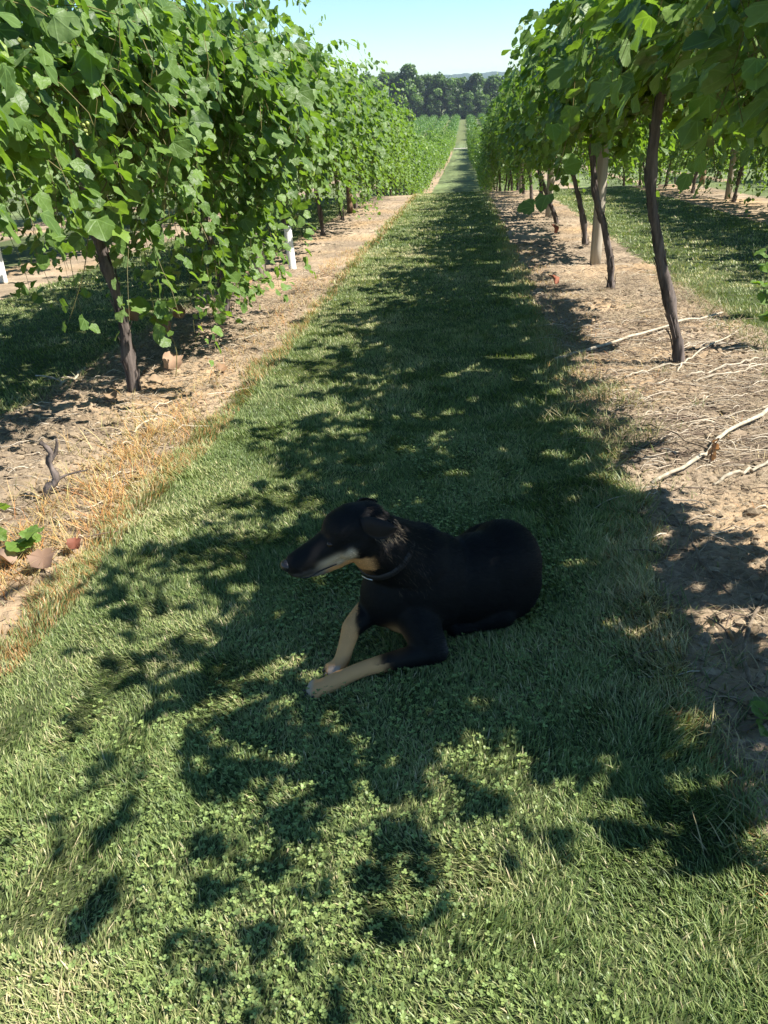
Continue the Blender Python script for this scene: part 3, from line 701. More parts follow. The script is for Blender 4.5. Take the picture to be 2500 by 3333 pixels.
# ------------------------------------------------------------------ litter on the bare soil
def soil_pts(n, boxes):
    X = []; Y = []
    for x0, x1, y0, y1, k_ in boxes:
        m = int(n*k_); X.append(rg.uniform(x0, x1, m)); Y.append(y0+(y1-y0)*rg.random(m)**1.25)
    x = np.concatenate(X); y = np.concatenate(Y); k_ = soilmask(x, y) > .55+.0*x
    return x[k_], y[k_]
x, y = soil_pts(120000, [(.55, 2.15, 1.0, 9, .5), (-2.8, -1.4, 2.2, 9, .36), (.55, 2.2, 9, 24, .08), (-2.9, -1.4, 9, 22, .06)])
dn = fbm(x*2.5+7, y*2.5, 3); kp = rg.random(len(x)) < np.clip(.55+1.3*dn, .08, 1); x = x[kp]; y = y[kp]; n = len(x)
wf = np.clip(y*.00042, .0012, .006)
SC = np.array([[.48, .38, .25], [.38, .29, .18], [.27, .20, .13], [.58, .49, .35], [.17, .13, .09]])
c = SC[rg.integers(0, 5, n)]*rg.uniform(.8, 1.15, (n, 1))
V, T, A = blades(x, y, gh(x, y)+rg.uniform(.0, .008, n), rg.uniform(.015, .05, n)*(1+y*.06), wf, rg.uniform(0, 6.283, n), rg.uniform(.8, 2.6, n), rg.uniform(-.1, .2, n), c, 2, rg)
# lay the straws down
hh = V[:, 2]-np.repeat(gh(x, y), 5); V[:, 2] = np.repeat(gh(x, y), 5)+.002+np.abs(hh)*.4
SG = Geo(); SG.add(V, T, None, A)
tag(link('dry_straw', SG.mesh('dry_straw'), STRAW), 'thin dry straw and dead weeds scattered over the bare soil strips', 'straw', None, 'stuff')

# clods: small rounded crumbs
import bmesh
bm = bmesh.new(); bmesh.ops.create_icosphere(bm, subdivisions=1, radius=1); bv = np.array([v.co[:] for v in bm.verts]); bt = np.array([[v.index for v in f.verts] for f in bm.faces]); bm.free()
x, y = soil_pts(20000, [(.6, 2.1, 1.2, 8, .6), (-2.7, -1.45, 2.4, 8, .4)])
n = len(x); s = rg.uniform(.004, .014, n)*(1+.8*(rg.random(n) < .08)); jit = 1+.22*rg.normal(0, 1, (n, 12))
V = bv[None]*jit[:, :, None]*s[:, None, None]*np.array([1.25, 1, .6])+np.stack([x, y, gh(x, y)], -1)[:, None, :]
T = bt[None]+(np.arange(n)*12)[:, None, None]
cl = np.array([.26, .20, .135])*rg.uniform(.7, 1.35, (n, 1)); A = np.repeat(np.concatenate([cl, np.ones((n, 1))], -1), 12, 0)
K = Geo(); K.add(V.reshape(-1, 3), T.reshape(-1, 3), None, A)
tag(link('soil_clods', K.mesh('soil_clods', smooth=False), GROUND), 'crumbly clods of dry soil lying on the bare strips', 'soil clods', None, 'stuff')

# fine twigs
def twig_path(x, y, a, ln, bend, rise=0., m=6):
    t = np.linspace(0, 1, m); aa = a+bend*t; px = x+np.cumsum(np.cos(aa))*ln/m; py = y+np.cumsum(np.sin(aa))*ln/m
    return np.stack([px, py, gh(px, py)+.006+rise*np.sin(t*math.pi)], -1)
TW = Geo(); x, y = soil_pts(2600, [(.7, 2.05, 3.4, 6.6, .42), (.65, 2.1, 1.6, 12, .33), (-2.7, -1.5, 2.6, 10, .25)])
for i in range(len(x)):
    ln = rg.uniform(.06, .34); p = twig_path(x[i], y[i], rg.uniform(-.6, .9)+(math.pi if rg.random() < .5 else 0), ln, rg.normal(0, .6), rg.uniform(0, .02))
    cc_ = np.array([[.52, .45, .35], [.36, .29, .21], [.20, .15, .11], [.13, .095, .07]][int(rg.integers(0, 4))])
    V, T, Q = tube(p, np.linspace(1, .5, 6)*rg.uniform(.0015, .0038), 4, cap=False); TW.add(V, None, Q, [*cc_, 1])
tag(link('twig_litter', TW.mesh('twig_litter'), mat_col('twig', .85)), 'thin pruned twigs strewn over the bare soil under the vines', 'twigs', None, 'stuff')

def cane(pts, r0, r1, mat, label, rise=.012, knobs=True, grp='pruned canes lying on the bare soil'):
    P = np.array([(a, b, 0) for a, b in pts], float); P = spline(P, 18); P[:, 0] += rg.normal(0, .0015, 18); P[:, 2] = gh(P[:, 0], P[:, 1])+r0+.004+rise*np.sin(np.linspace(0, 3.1, 18)); r0 *= .75; r1 *= .75; R = np.linspace(r0, r1, 18)
    if knobs: R[::4] *= 1.22
    c0 = P[0].copy(); o = link('fallen_cane', mesh_np('fallen_cane', *tube(P-c0, R, 8, .05)), mat, None, c0); tag(o, label, 'cane', grp); return o
cane([(.58, 5.34), (1.04, 5.76), (1.52, 6.24), (2.01, 6.71)], .014, .010, PALE, 'long pale cane lying behind the nearest dark trunk')
cane([(.76, 3.18), (.99, 3.39), (1.18, 3.69), (1.53, 4.13), (1.8, 4.5)], .0105, .014, PALE, 'long pale straight cane nearest the right edge of the photo', .03)
cane([(1.28, 5.0), (1.38, 5.21), (1.65, 5.62), (1.97, 6.1)], .008, .006, PALE, 'thin pale cane leaning past the foot of the nearest dark trunk')
cane([(.95, 4.9), (1.24, 5.1), (1.52, 5.13)], .007, .005, PALE, 'short pale cane in front of the foot of the nearest dark trunk')
cane([(1.3, 4.87), (1.55, 5.02), (1.85, 5.28)], .009, .007, PALE, 'pale forked cane right of the nearest dark trunk')
cane([(1.32, 4.80), (1.6, 4.92), (1.95, 5.2)], .007, .006, PALE, 'second pale cane lying beside the forked one')
cane([(.9, 3.86), (1.29, 4.07), (1.56, 4.21), (1.9, 4.5)], .004, .003, PALE, 'hair-thin straight cane above the long pale one')
cane([(1.15, 3.55), (1.04, 3.6), (.89, 3.9), (.78, 4.2)], .0055, .003, DEADW, 'thin dark bowed cane crossing under the long pale cane', .025)
cane([(1.02, 3.2), (1.2, 3.32), (1.4, 3.45)], .010, .008, PALE, 'blunt tan cane beside the right edge of the photo')
cane([(.9, 3.55), (1.12, 3.5), (1.4, 3.52)], .006, .004, DEADW, 'dark twiggy cane pointing at the right edge of the photo')
cane([(.74, 1.78), (.755, 1.91), (.81, 2.05), (.88, 2.18), (.97, 2.39)], .0085, .006, DEADW, 'crooked dark twig at the right edge level with the dog')
cane([(.82, 2.32), (.78, 2.5), (.80, 2.75), (.74, 2.9)], .007, .004, DEADW, 'dark bent twig in the shade to the right of the dog')
cane([(.66, 4.1), (.85, 4.2), (1.02, 4.45)], .006, .004, DEADW, 'dark branching twig at the edge of the grass in the shade')
cane([(.70, 4.02), (.86, 4.32), (.90, 4.5)], .005, .003, DEADW, 'second dark twig at the edge of the grass in the shade')
cane([(.9, 5.95), (1.2, 5.8), (1.45, 5.9)], .006, .004, PALE, 'pale twig left of the nearest dark trunk')
cane([(-2.91, 5.2), (-2.75, 5.1), (-2.59, 5.0)], .007, .006, PALE, 'pale stick lying left of the nearest left-row trunk')
cane([(-2.62, 4.95), (-2.60, 5.1), (-2.62, 5.35)], .011, .009, PALE, 'thicker pale stick forming a fork left of the nearest left-row trunk')
cane([(-1.95, 5.9), (-1.75, 6.2), (-1.62, 6.3)], .006, .004, PALE, 'pale twig right of the hanging shoots in the left row')
cane([(-1.75, 3.95), (-1.72, 4.08), (-1.69, 4.15)], .008, .007, PALE, 'short pale stub on the soil left of the path')
cane([(-2.2, 2.9), (-2.05, 2.72), (-1.9, 2.62)], .03, .02, BARK, 'thick grey dead wood lying at the left edge of the photo', .02)

def dead_leaf(loc, s, rot, label, col=(.45, .22, .10)):
    V, T = HI[3]; V = V.copy(); V[:, 2] = .55*np.abs(V[:, 0])+.35*np.sin(V[:, 1]*5)*.4+.12*V[:, 1]
    r_ = np.random.default_rng(int(abs(loc[0]*1000))); V[2:] *= r_.uniform(.85, 1.1, (len(V)-2, 1)); c_ = np.array([*col, 1])*np.ones((len(V), 1)); c_[:, :3] *= r_.uniform(.7, 1.2, (len(V), 1))
    o = link('dried_leaf', mesh_np('dried_leaf', V, T, None, {'col': c_}), DRY, None, loc); o.scale = (s, s, s); o.rotation_euler = rot; tag(o, label, 'dried leaf', 'curled dried leaves on the ground'); return o
dead_leaf(at(-2.0, 5.3, .03), .14, (1.0, .3, .4), 'large tan curled leaf by the foot of the nearest left-row vine', (.34, .22, .14))
dead_leaf(at(-1.9, 4.84, .02), .10, (.4, -.3, 2), 'smaller tan leaf lying in front of the nearest left-row vine', (.30, .21, .13))
dead_leaf(at(.86, 8.28, .03), .13, (.8, .2, 1), 'rust red curled leaf on the soil beside the grass, right of the path', (.30, .10, .05))
dead_leaf(at(1.22, 12.1, .12), .14, (1.1, .2, 1), 'rust red leaf near the thin leaning trunk, right row', (.28, .09, .05))
dead_leaf(at(-2.12, 4.55, .02), .09, (.3, .2, .6), 'brown crumpled leaf just before the nearest left-row trunk', (.26, .18, .11))
dead_leaf(at(-1.62, 2.42, .02), .11, (.2, .3, 1.7), 'pinkish brown leaf at the bottom of the left soil strip', (.28, .19, .14))
dead_leaf(at(-1.5, 2.40, .02), .09, (.5, .1, .2), 'brown leaf under the green seedling at the left edge', (.24, .15, .1))
dead_leaf(at(-1.44, 2.54, .03), .05, (.9, .1, .2), 'small red leaf beside the green seedling at the left edge', (.20, .07, .04))
dead_leaf(at(-1.62, 5.2, .02), .07, (.5, .4, .2), 'small brown leaf between the left vines and the grass', (.26, .16, .09))
dead_leaf(at(-2.35, 9.0, .03), .12, (.5, .3, 1.2), 'tan leaf at the foot of the left-row post', (.3, .18, .1))
for i, (x, y, s) in enumerate([(-2.25, 6.0, .12), (-2.3, 6.4, .14), (-2.12, 5.7, .1), (-2.4, 5.9, .12)]):
    dead_leaf(at(x, y, .12+.05*i), s, (1.1, .4*i, i), ['lowest rusty dead leaf behind the nearest left-row trunk', 'rusty dead leaf farthest behind the nearest left-row trunk', 'small rusty dead leaf just right of the nearest left-row trunk', 'highest rusty dead leaf behind the nearest left-row trunk'][i], (.30, .17, .09))

# weeds with dried leaves at the right edge, seedling at the left edge
def weed(loc, h, seed, label, leafcol, n=7, mat=DRY, grp='small weeds on the soil strips', ls=.05):
    r_ = np.random.default_rng(seed); root = empty('weed', loc); tag(root, label, 'weed', grp)
    P = spline([(0, 0, -.01), (r_.normal(0, .02), r_.normal(0, .02), h*.5), (r_.normal(0, .04), r_.normal(0, .03), h)], 9)
    link('stem', mesh_np('weed_stem', *tube(P, np.linspace(.004, .002, 9), 5)), DEADW if mat is DRY else CANE, root)
    for i in range(n):
        V, T = HI[int(r_.integers(0, 8))]; V = V.copy()
        if mat is DRY: V[:, 2] += .5*np.abs(V[:, 0])-.25*V[:, 1]; V[:, 0] *= .6
        c_ = np.array([*leafcol, 1])*np.ones((len(V), 1)); c_[:, :3] *= r_.uniform(.75, 1.2)
        a = np.zeros((len(V), 3)); a[:, :2] = V[:, :2]; a[:, 2] = r_.uniform(.3, .6)
        me = mesh_np('weed_leaf', V, T, None, {'col': c_, 'luv': a}); o = link('leaf', me, mat, root, P[int(r_.integers(3, 9))]); s = ls*r_.uniform(.7, 1.3); o.scale = (s, s, s); o.rotation_euler = (r_.uniform(-2.0, -.2) if mat is DRY else r_.uniform(-.5, .8), r_.uniform(-.5, .5), r_.random()*6.28)
weed(at(1.06, 3.42), .15, 1, 'dead weed with curled tan leaves at the right edge of the photo', (.40, .27, .16), 6, ls=.04)
weed(at(1.0, 2.42), .12, 2, 'dead weed with pinkish tan leaves in the shade right of the dog', (.58, .40, .26), 9, ls=.06)
weed(at(.70, 1.68), .05, 3, 'small pale green weed on the sandy soil lower right', (.2, .3, .1), 4, LEAF, ls=.07)
weed(at(-1.62, 2.52), .11, 4, 'green vine seedling with upright leaves at the left edge', (.2, .3, .1), 8, LEAF, ls=.06)
weed(at(-1.78, 2.66), .15, 5, 'taller green seedling cut by the left edge of the photo', (.2, .3, .1), 6, LEAF, ls=.075)
weed(at(-1.92, 5.15), .45, 6, 'thin young vine with lobed leaves beside the nearest left-row trunk', (.2, .3, .1), 6, LEAF, ls=.12)
weed(at(2.02, 5.55), .55, 7, 'leafy upright green weed at the right edge beside the second alley', (.2, .3, .1), 16, LEAF, ls=.10)
weed(at(2.28, 6.6), .5, 8, 'second leafy green weed behind the one at the right edge', (.2, .3, .1), 14, LEAF, ls=.10)
weed(at(.75, 2.02), .06, 9, 'tiny dried weed near the crooked twig', (.5, .36, .2), 3, ls=.03)

# dead vine stump left of the path
G = Geo()
G.add(*tube(spline([(0, 0, -.03), (.02, .0, .05), (.07, .01, .10), (.05, .02, .17), (.07, .02, .22), (.04, .01, .27)], 16), np.linspace(.020, .010, 16)*(1+.25*np.sin(np.arange(16)*2.1)), 9, .12))
G.add(*tube(spline([(.06, .02, .18), (.09, .03, .22), (.11, .02, .28)], 8), np.linspace(.010, .005, 8), 7, .12))
G.add(*tube(spline([(.03, .01, .06), (.08, .06, .09), (.17, .10, .10)], 8), np.linspace(.008, .003, 8), 6, .1))
tag(link('vine_stump', G.mesh('vine_stump'), BARK, None, at(-1.82, 3.07)), 'gnarled dead vine stump standing in the dry weeds left of the path', 'stump')

# grapes and hanging shoots on the nearest vines
vr = [o for o in C.objects if o.name.startswith('grapevine') and o.get('group') == GR]; vl = [o for o in C.objects if o.name.startswith('grapevine') and o.get('group') == GL]
v0 = min(vr, key=lambda o: o.location.y); v1 = sorted(vr, key=lambda o: o.location.y)[1]; l0 = min(vl, key=lambda o: o.location.y)
def loc_in(root, x, y, zg): return Vector((x-root.location.x, y-root.location.y, zg))
for px, py, pz, s in ((.70, 3.0, 1.66, 1.15), (.92, 3.0, 1.52, 1.1), (.74, 3.05, 1.6, 1.0)): grape_cluster(v0, loc_in(v0, px, py, pz), int(px*100), s)
for px, py, pz, s in ((-1.72, 3.55, 1.86, 1.35), (-1.74, 3.6, 1.76, 1.3), (-1.56, 3.6, 1.56, 1.1)): grape_cluster(l0, loc_in(l0, px, py, pz), int(-px*100), s)
hang_shoot(v1, [loc_in(v1, .85, 4.9, 1.95), loc_in(v1, .62, 4.9, 1.9), loc_in(v1, .57, 4.9, 1.7), loc_in(v1, .56, 4.9, 1.47), loc_in(v1, .52, 4.9, 1.27), loc_in(v1, .47, 4.9, 1.1), loc_in(v1, .41, 4.9, 1.0)], 5, 1.35, 8)
hang_shoot(v1, [loc_in(v1, .54, 4.9, 1.4), loc_in(v1, .46, 4.85, 1.42), loc_in(v1, .38, 4.85, 1.38)], 15, 1.0, 3)
hang_shoot(l0, [(.4, .3, 1.5), (.52, .3, 1.2), (.5, .3, .9), (.48, .32, .6), (.5, .33, .4)], 6, 1.0, 9)
hang_shoot(l0, [(.3, -.2, 1.4), (.1, -.3, 1.1), (.0, -.35, .8), (-.12, -.4, .55)], 7, .95, 8)
# ------------------------------------------------------------------ dog, lying in the shade with its head up
DX, DY = -.12, 2.02; DZ = at(DX, DY)[2]
def dl(x, y, z): return np.array([x-DX, y-DY, z])
def ell(G, c, r, rot=(0, 0, 0), n=14):
    u = np.linspace(0, math.pi, n); v = np.arange(n*2)*math.pi/n
    P = np.array([[math.sin(a)*math.cos(b), math.sin(a)*math.sin(b), math.cos(a)] for a in u for b in v])*np.array(r)
    from mathutils import Euler
    Rm = np.array(Euler(rot).to_matrix()); P = P@Rm.T+c; m = n*2
    G.add(P, None, [[i*m+j, (i+1)*m+j, (i+1)*m+(j+1) % m, i*m+(j+1) % m] for i in range(n-1) for j in range(m)])
def limb(G, pts, rad, m=14, n=14, flat=1.0):
    P = spline(pts, m); R = np.interp(np.linspace(0, len(pts)-1, m), range(len(pts)), rad)
    V, T, Q = tube(P, R, n, flat=flat); G.add(V, T, Q)
    ell(G, P[0], (R[0],)*3, n=8); ell(G, P[-1], (R[-1],)*3, n=8)
G = Geo(); A2 = math.atan2(.17, .38)                                     # heading of the trunk
ell(G, dl(-.13, 2.035, .175), (.165, .118, .165), (0, .12, A2))           # rib cage, front
ell(G, dl(.02, 2.10, .155), (.19, .110, .140), (0, 0, A2))                # barrel
ell(G, dl(.105, 2.145, .175), (.116, .120, .138), (0, 0, A2))               # pelvis
ell(G, dl(.115, 2.085, .150), (.110, .062, .135), (0, -.25, A2))           # near thigh
ell(G, dl(.06, 2.225, .150), (.125, .06, .12), (0, -.2, A2))              # far thigh
ell(G, dl(-.17, 1.965, .190), (.075, .055, .115), (0, .35, A2))           # near shoulder
ell(G, dl(-.22, 2.07, .190), (.075, .055, .115), (0, .35, A2))            # far shoulder
ell(G, dl(-.225, 1.985, .175), (.080, .080, .105), (0, .2, A2))            # breast
limb(G, [dl(-.15, 2.03, .25), dl(-.20, 1.995, .30), dl(-.245, 1.945, .365), dl(-.265, 1.925, .41)], [.116, .100, .084, .072])   # neck
# head: skull, brow, cheeks, muzzle, lower jaw
HF = norm(np.array([-.88, -.38, -.25])); HS = norm(np.cross(HF, [0, 0, 1.])); HU = norm(np.cross(HS, HF)); HC = dl(-.304, 1.912, .426)
def hp(f, s, u): return HC+HF*f+HS*s+HU*u
for f, s, u, r in ((-.005, 0, .002, .066), (.020, 0, .004, .061), (-.032, 0, -.006, .065), (.045, .018, -.002, .036), (.045, -.018, -.002, .036), (.028, .034, -.028, .034), (.028, -.034, -.028, .034), (.0, .03, -.03, .042), (.0, -.03, -.03, .042), (.058, 0, -.020, .047)):
    ell(G, hp(f, s, u), (r,)*3, n=9)
limb(G, [hp(.05, 0, -.018), hp(.095, 0, -.028), hp(.135, 0, -.032), hp(.168, 0, -.034)], [.050, .045, .041, .036])
limb(G, [hp(.04, 0, -.056), hp(.09, 0, -.062), hp(.13, 0, -.062), hp(.155, 0, -.058)], [.038, .032, .028, .022])
for s in (-1, 1): limb(G, [hp(.10, .014*s, -.042), hp(.14, .013*s, -.046), hp(.166, .010*s, -.046)], [.024, .021, .017])
# near fore leg stretched out
limb(G, [dl(-.15, 1.95, .13), dl(-.115, 1.905, .075), dl(-.095, 1.885, .048)], [.062, .052, .040])
limb(G, [dl(-.095, 1.885, .046), dl(-.19, 1.85, .042), dl(-.275, 1.815, .040), dl(-.345, 1.775, .032)], [.038, .029, .0225, .0235])
def paw(G, c, d, s=1.0):
    d = norm(np.array([d[0], d[1], 0.])); p = np.array([-d[1], d[0], 0]); tips = []
    ell(G, c+np.array([0, 0, .004]), (.030*s, .027*s, .018*s), (0, 0, math.atan2(d[1], d[0])), 9)
    for k, (o, e) in enumerate(((-.024, .022), (-.0085, .034), (.0085, .034), (.024, .022))):
        a = c+p*o*s*.8+d*.012*s; b = c+p*o*s+d*e*s+np.array([0, 0, -.002]); limb(G, [a+np.array([0, 0, .006]), (a+b)/2+np.array([0, 0, .007]), b], [.010*s, .0105*s, .0092*s], 6, 8); tips.append((b+d*.007*s, d))
    return tips
tipsN = paw(G, dl(-.392, 1.748, .022), (-.86, -.42), 1.08)
limb(G, [dl(-.345, 1.775, .030), dl(-.378, 1.756, .024)], [.026, .026])
# far fore leg, wrist lifted, paw dropped towards the camera
limb(G, [dl(-.24, 2.01, .13), dl(-.285, 1.965, .120), dl(-.325, 1.905, .108)], [.052, .040, .029])
limb(G, [dl(-.325, 1.905, .108), dl(-.338, 1.880, .070), dl(-.350, 1.858, .036)], [.0285, .024, .023])
tipsF = paw(G, dl(-.362, 1.838, .022), (-.55, -.84), .98)
limb(G, [dl(-.350, 1.858, .034), dl(-.36, 1.842, .024)], [.023, .023])
# near hind foot tucked beside the belly, tail along the ground behind
limb(G, [dl(.10, 2.06, .06), dl(.02, 2.04, .035), dl(-.04, 2.02, .026)], [.045, .026, .022])
limb(G, [dl(.17, 2.21, .10), dl(.18, 2.30, .03), dl(.12, 2.36, .022), dl(.0, 2.37, .02)], [.028, .022, .018, .010])
bme = G.mesh('dog_shape'); tmp = bpy.data.objects.new('dog_tmp', bme); C.objects.link(tmp)
md = tmp.modifiers.new('r', 'REMESH'); md.mode = 'VOXEL'; md.voxel_size = .0052
ms = tmp.modifiers.new('s', 'SMOOTH'); ms.factor = .6; ms.iterations = 6
bpy.context.view_layer.update()
body = bpy.data.meshes.new_from_object(tmp.evaluated_get(bpy.context.evaluated_depsgraph_get())); bpy.data.objects.remove(tmp)
body.name = 'dog_body'
bn = len(body.vertices); BV = np.zeros(bn*3); body.vertices.foreach_get('co', BV); BV = BV.reshape(-1, 3)
BV[:, 2] = np.maximum(BV[:, 2], .003); body.vertices.foreach_set('co', BV.ravel())
BN = np.zeros(bn*3); body.vertices.foreach_get('normal', BN); BN = BN.reshape(-1, 3)
def dog_color(P, Nn):
    """coat: black, tan cheeks, throat, breast spots and fore legs, greying chin, dark nose"""
    wob = .006*vnoise(P[:, 0]*90, P[:, 2]*90+P[:, 1]*50); black = np.array([.0042, .0040, .0043]); tan = np.array([.60, .31, .13]); pale = np.array([.50, .38, .26]); grey = np.array([.16, .15, .15])
    c = np.tile(black, (len(P), 1)); q_ = P-HC; f = q_@HF; s = q_@HS; u = q_@HU
    def put_(m, col, k=1.): 
        m = np.clip(m, 0, 1)[:, None]*k; return c*(1-m)+col*m
    inh = (f > -.10) & (np.abs(s) < .085) & (u > -.115)
    # cheek / muzzle side stripe
    st = np.exp(-(((u+.050)+.10*(f-.09))/.022)**4)*sstep(.018, .035, f+wob)*sstep(.145, .10, f+wob)*(np.abs(s) > .006); c = put_(st*inh, pale)
    sp = inh*np.exp(-(((f-.030)/.014)**2+((u+.034)/.017)**2)**2)*(np.abs(s) > .03); c = put_(sp, pale*.9)
    th = inh*sstep(-.060, -.070, u+wob)*sstep(-.03, .0, f)*sstep(.13, .08, f); c = put_(th, tan*.9)
    ch = inh*sstep(-.060, -.070, u+wob)*sstep(.10, .125, f); c = put_(ch*.8, grey); gm = inh*sstep(-.030, -.045, u+wob*2)*sstep(.09, .12, f)*.35; c = put_(gm, grey)
    eb = inh*np.exp(-(((f-.062)/.006)**2+((u-.020)/.005)**2+((np.abs(s)-.020)/.008)**2)); c = put_(eb*.7, tan)
    thr = np.exp(-(((P[:, 0]-(-.315-DX))/.035)**2+((P[:, 1]-(1.885-DY))/.035)**2+((P[:, 2]-.315)/.045)**2)); c = put_(thr*1.2*(Nn[:, 0] < -.2), tan*.9)
    # fore legs
    leg = sstep(-.20, -.245, P[:, 0]+DX+wob+.02*(P[:, 2] > .055))*(P[:, 2] < .085)*(P[:, 1]+DY < 1.90); c = put_(leg, tan)
    fl = sstep(-.300, -.315, P[:, 0]+DX+wob)*(P[:, 2] < .150)*(P[:, 1]+DY < 1.985); c = put_(fl*(1-leg), tan*.95)
    bs = np.exp(-(((P[:, 0]+DX+.20)/.030)**2+((P[:, 1]+DY-1.925)/.05)**2+((P[:, 2]-.075)/.028)**2)); c = put_(bs*1.3, tan*.8)
    toe = (sstep(-.408, -.425, P[:, 0]+DX)+sstep(1.83, 1.815, P[:, 1]+DY)*(P[:, 0]+DX < -.35)*(P[:, 0]+DX > -.385)*(P[:, 1]+DY > 1.79))*(P[:, 2] < .040); c = put_(toe*.75, np.array([.42, .36, .30]))
    elb = np.exp(-(((P[:, 0]+DX+.06)/.018)**2+((P[:, 1]+DY-1.90)/.03)**2+((P[:, 2]-.06)/.02)**2)); c = put_(elb*.35, grey)
    ns = inh*sstep(.188, .196, f); c = put_(ns, np.array([.012, .012, .013]))
    neck = 0*np.exp(-(((f+.075)/.02)**2+((s+.0)/.09)**2+((u+.03)/.03)**2))*(np.abs(s) > .03); c = put_(neck*.5, tan*.5)
    return c
bc = dog_color(BV, BN); at_ = body.attributes.new('col', 'FLOAT_COLOR', 'POINT'); at_.data.foreach_set('color', np.concatenate([bc, np.ones((bn, 1))], 1).astype(np.float32).ravel())
body.polygons.foreach_set('use_smooth', np.ones(len(body.polygons), bool)); body.materials.clear()
dogo = empty('dog', (DX, DY, DZ)); tag(dogo, 'black dog with tan cheeks and forelegs lying in the shade on the grass path', 'dog')
FUR = mat_col('dog_coat', .65, .18)
link('body', body, FUR, dogo)
# coat: short hairs laid back along the body
body.calc_loop_triangles(); nt_ = len(body.loop_triangles); TI = np.zeros(nt_*3, np.int32); body.loop_triangles.foreach_get('vertices', TI); TI = TI.reshape(-1, 3)
va, vb, vc = BV[TI[:, 0]], BV[TI[:, 1]], BV[TI[:, 2]]; ar = np.linalg.norm(np.cross(vb-va, vc-va), axis=1); rgd = np.random.default_rng(77)
nh = 120000; ti = rgd.choice(nt_, nh, p=ar/ar.sum()); u1 = rgd.random(nh); u2 = rgd.random(nh); fl_ = u1+u2 > 1; u1[fl_] = 1-u1[fl_]; u2[fl_] = 1-u2[fl_]
HPp = va[ti]+(vb[ti]-va[ti])*u1[:, None]+(vc[ti]-va[ti])*u2[:, None]; HN = norm(BN[TI[ti, 0]]+BN[TI[ti, 1]]+BN[TI[ti, 2]])
q_ = HPp-HC; hf = q_@HF; isb = HPp[:, 0]+DX
flow = np.tile(np.array([.75, .33, -.30]), (nh, 1)); hd = hf > -.05
flow[hd] = -HF+np.array([0, 0, -.15]); lg = (HPp[:, 2] < .09) & (isb < -.1); flow[lg] = np.array([-.8, -.4, -.3])
nk = (hf <= -.05) & (HPp[:, 2] > .22) & (isb < -.10); flow[nk] = np.array([.45, .15, -.75])
flow = flow+rgd.normal(0, .22, (nh, 3)); flow -= HN*(flow*HN).sum(1)[:, None]; flow = norm(flow)
ln = .016*rgd.uniform(.6, 1.3, nh); ln[hd] *= .5; ln[hf > .08] *= .55; ln[nk] *= 1.45; ln[lg] *= .5; ln[(HPp[:, 2] < .05) & ~lg] *= 1.2
hdv = norm(flow+HN*rgd.uniform(.18, .5, nh)[:, None]); sdv = norm(np.cross(hdv, HN))*(.0009+.0005*rgd.random(nh))[:, None]
p0 = HPp-HN*.001; V = np.stack([p0-sdv, p0+sdv, p0+hdv*ln[:, None]-HN*ln[:, None]*.12], 1).reshape(-1, 3)
hc = dog_color(HPp, HN)*rgd.uniform(.6, 2.2, (nh, 1)); hc[nk & (rgd.random(nh) < .06)] = np.array([.06, .045, .03]); hc = np.repeat(np.concatenate([hc, np.ones((nh, 1))], 1), 3, 0)
fo = link('coat', mesh_np('coat', V, np.arange(nh*3).reshape(-1, 3), None, {'col': hc}), FUR, dogo); fo['kind'] = 'stuff'
# ears: soft folded flaps
def ear(s, drop=0.):
    base = hp(-.024, .054*s, .030-drop); outl = [(0, 0), (.3, .50), (.7, .40), (1, .04), (.68, -.36), (.25, -.42)]
    back = norm(-HF*.85+HU*(-.05)+HS*s*.35); down = norm(-HU*.9+HS*s*.35+HF*.1); nn = norm(np.cross(back, down))*s
    Vt = []; Vb = []; NU, NV = 9, 7; L_ = .092
    for i in range(NU):
        t = i/(NU-1); w = .034*(math.sin(math.pi*min(1, t*.86+.16))**.7)*(1-t*.25)
        for j in range(NV):
            v = j/(NV-1)*2-1; lift = .018*math.sin(t*2.6)*(1-v*.2)+.010*(1-v*v)
            p = base+back*(L_*t)+down*(w*v*(1.2 if v > 0 else .8)+.022*t)+nn*(-lift if False else lift); Vt.append(p); Vb.append(p-nn*.004)
    V = np.array(Vt+Vb); m = NU*NV; Q = []
    for i in range(NU-1):
        for j in range(NV-1):
            a = i*NV+j; Q.append([a, a+1, a+NV+1, a+NV]); Q.append([m+a, m+a+NV, m+a+NV+1, m+a+1])
    for i in range(NU-1):
        for j in (0, NV-1): a = i*NV+j; Q.append([a, a+NV, m+a+NV, m+a])
    for j in range(NV-1):
        for i in (0, NU-1): a = i*NV+j; Q.append([a, a+1, m+a+1, m+a])
    cc_ = np.tile([.016, .013, .012, 1], (len(V), 1)); o = link('ear', mesh_np('ear', V, None, Q, {'col': cc_}), FUR, dogo)
    # hair fringe behind the ear
    r_ = np.random.default_rng(5+s); k_ = 900 if drop == 0 else 60; b0 = base+back*(r_.uniform(.02, .09, k_))[:, None]+down*(r_.uniform(0, .05, k_))[:, None]+nn*.004
    dd = norm(back*.5+down*.8+r_.normal(0, .25, (k_, 3))); l_ = r_.uniform(.01, .028, k_)[:, None]; sd_ = norm(np.cross(dd, nn))*.0009
    V = np.stack([b0-sd_, b0+sd_, b0+dd*l_], 1).reshape(-1, 3); cl_ = np.where(r_.random((k_, 1)) < .22, np.array([[.20, .16, .11]]), np.array([[.012, .011, .01]])); cl_ = np.repeat(np.concatenate([cl_, np.ones((k_, 1))], 1), 3, 0)
    fr = link('ear_fringe', mesh_np('ear_fringe', V, np.arange(k_*3).reshape(-1, 3), None, {'col': cl_}), FUR, o); fr['kind'] = 'stuff'
ear(-1 if HS[1] > 0 else 1, -.0); ear(1 if HS[1] > 0 else -1, .022)
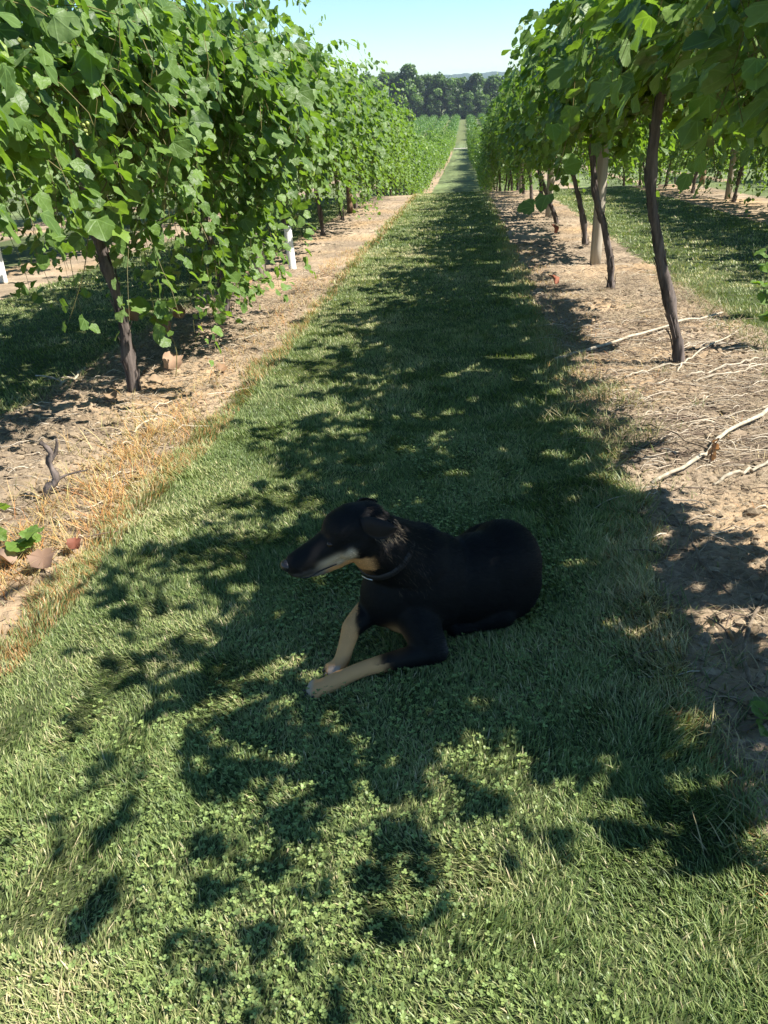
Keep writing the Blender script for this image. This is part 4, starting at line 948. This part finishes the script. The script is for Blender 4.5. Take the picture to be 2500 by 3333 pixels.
NOSE = mat_plain('dog_nose', (.013, .013, .015), .35, 0, .5, .3, 200); EYE_M = mat_plain('dog_eye', (.02, .012, .008), .2, 0, .35, .1)
Gn = Geo(); ell(Gn, hp(.196, 0, -.022), (.0160, .0200, .0150), (0, .3, math.atan2(HF[1], HF[0])), 10)
for s in (-1, 1): ell(Gn, hp(.198, .010*s, -.027), (.009, .009, .009), n=8)
link('nose', Gn.mesh('nose'), NOSE, dogo)
for s in (-1, 1):
    Ge = Geo(); ell(Ge, hp(.070, .0335*s, .002), (.0105,)*3, n=10); e = link('eye', Ge.mesh('eye'), EYE_M, dogo)
    Ge = Geo(); lid = [hp(.055, .034*s, .006), hp(.064, .0365*s, .008), hp(.073, .032*s, .003)]; Ge.add(*tube(spline(lid, 7), .003, 6)); Ge.add(*tube(spline([hp(.055, .035*s, -.004), hp(.064, .0365*s, -.0075), hp(.073, .032*s, -.004)], 7), .0026, 6)); link('eyelid', Ge.mesh('eyelid'), NOSE, e)
Gm = Geo()
for s in (-1, 1): Gm.add(*tube(spline([hp(.193, .004*s, -.056), hp(.160, .0325*s, -.064), hp(.12, .034*s, -.061), hp(.075, .041*s, -.058)], 12), .0018, 5))
link('mouth_line', Gm.mesh('mouth_line'), NOSE, dogo)
CLAW = mat_plain('claw', (.03, .026, .024), .35, 0, .5, .3, 60)
for (tp0, d) in tipsN+tipsF:
    cw = tube(spline([tp0-d*.003+np.array([0, 0, .003]), tp0+d*.006+np.array([0, 0, .002]), tp0+d*.011+np.array([0, 0, -.006])], 6), np.linspace(.0036, .0008, 6), 6); link('claw', mesh_np('claw', *cw), CLAW, dogo)
# collar with a thin metal tag edge
nc = dl(-.226, 1.966, .333); ax = norm(dl(-.265, 1.925, .41)-dl(-.20, 1.995, .29)); e1 = norm(np.cross(ax, [0, 0, 1.])); e2 = np.cross(ax, e1)
an = np.arange(40)*2*math.pi/40; Vc = []
for hgt, rr in ((-.009, .0935), (.009, .0895), (.009, .085), (-.009, .089)): Vc.append(nc+ax*hgt+np.outer(np.cos(an)*rr, e1)+np.outer(np.sin(an)*rr, e2))
Qc = [[k_*40+j, k_*40+(j+1) % 40, ((k_+1) % 4)*40+(j+1) % 40, ((k_+1) % 4)*40+j] for k_ in range(4) for j in range(40)]
co = link('collar', mesh_np('collar', np.concatenate(Vc), None, Qc), mat_plain('dark_collar', (.02, .018, .02), .6), dogo)
METAL = mat_plain('bright_metal', (.8, .8, .78), .3, 1.0, .5, .05)
tgd = norm(np.array([-.55, -.70, -.75])-ax*np.dot([-.55, -.70, -.75], ax)); tgt = np.cross(ax, tgd); t0_ = nc+tgd*.097
tg = link('tag', mesh_np('tag', *tube([t0_+tgt*.022-tgd*.003, t0_+tgt*.004+ax*.001, t0_-tgt*.010+ax*.006, t0_-tgt*.020-ax*.001-tgd*.003], .0017, 6)), METAL, co)
# ------------------------------------------------------------------ air
import bmesh as _b
hz = bpy.data.meshes.new('haze'); bm = bmesh.new(); bmesh.ops.create_cube(bm, size=1); bm.to_mesh(hz); bm.free()
ho = link('haze', hz); ho.scale = (8000, 3400, 46); ho.location = (0, 1600, -1.5); tag(ho, kind='stuff'); ho['label'] = 'thin pale summer haze in the air over the valley'
hmat = bpy.data.materials.new('haze_air'); hmat.use_nodes = True; hn = hmat.node_tree.nodes; hn.remove(hn['Principled BSDF'])
pv = hn.new('ShaderNodeVolumePrincipled'); pv.inputs['Color'].default_value = (.72, .84, 1, 1); pv.inputs['Density'].default_value = .00019; pv.inputs['Anisotropy'].default_value = .2
hmat.node_tree.links.new(pv.outputs[0], hn['Material Output'].inputs['Volume']); hz.materials.append(hmat)
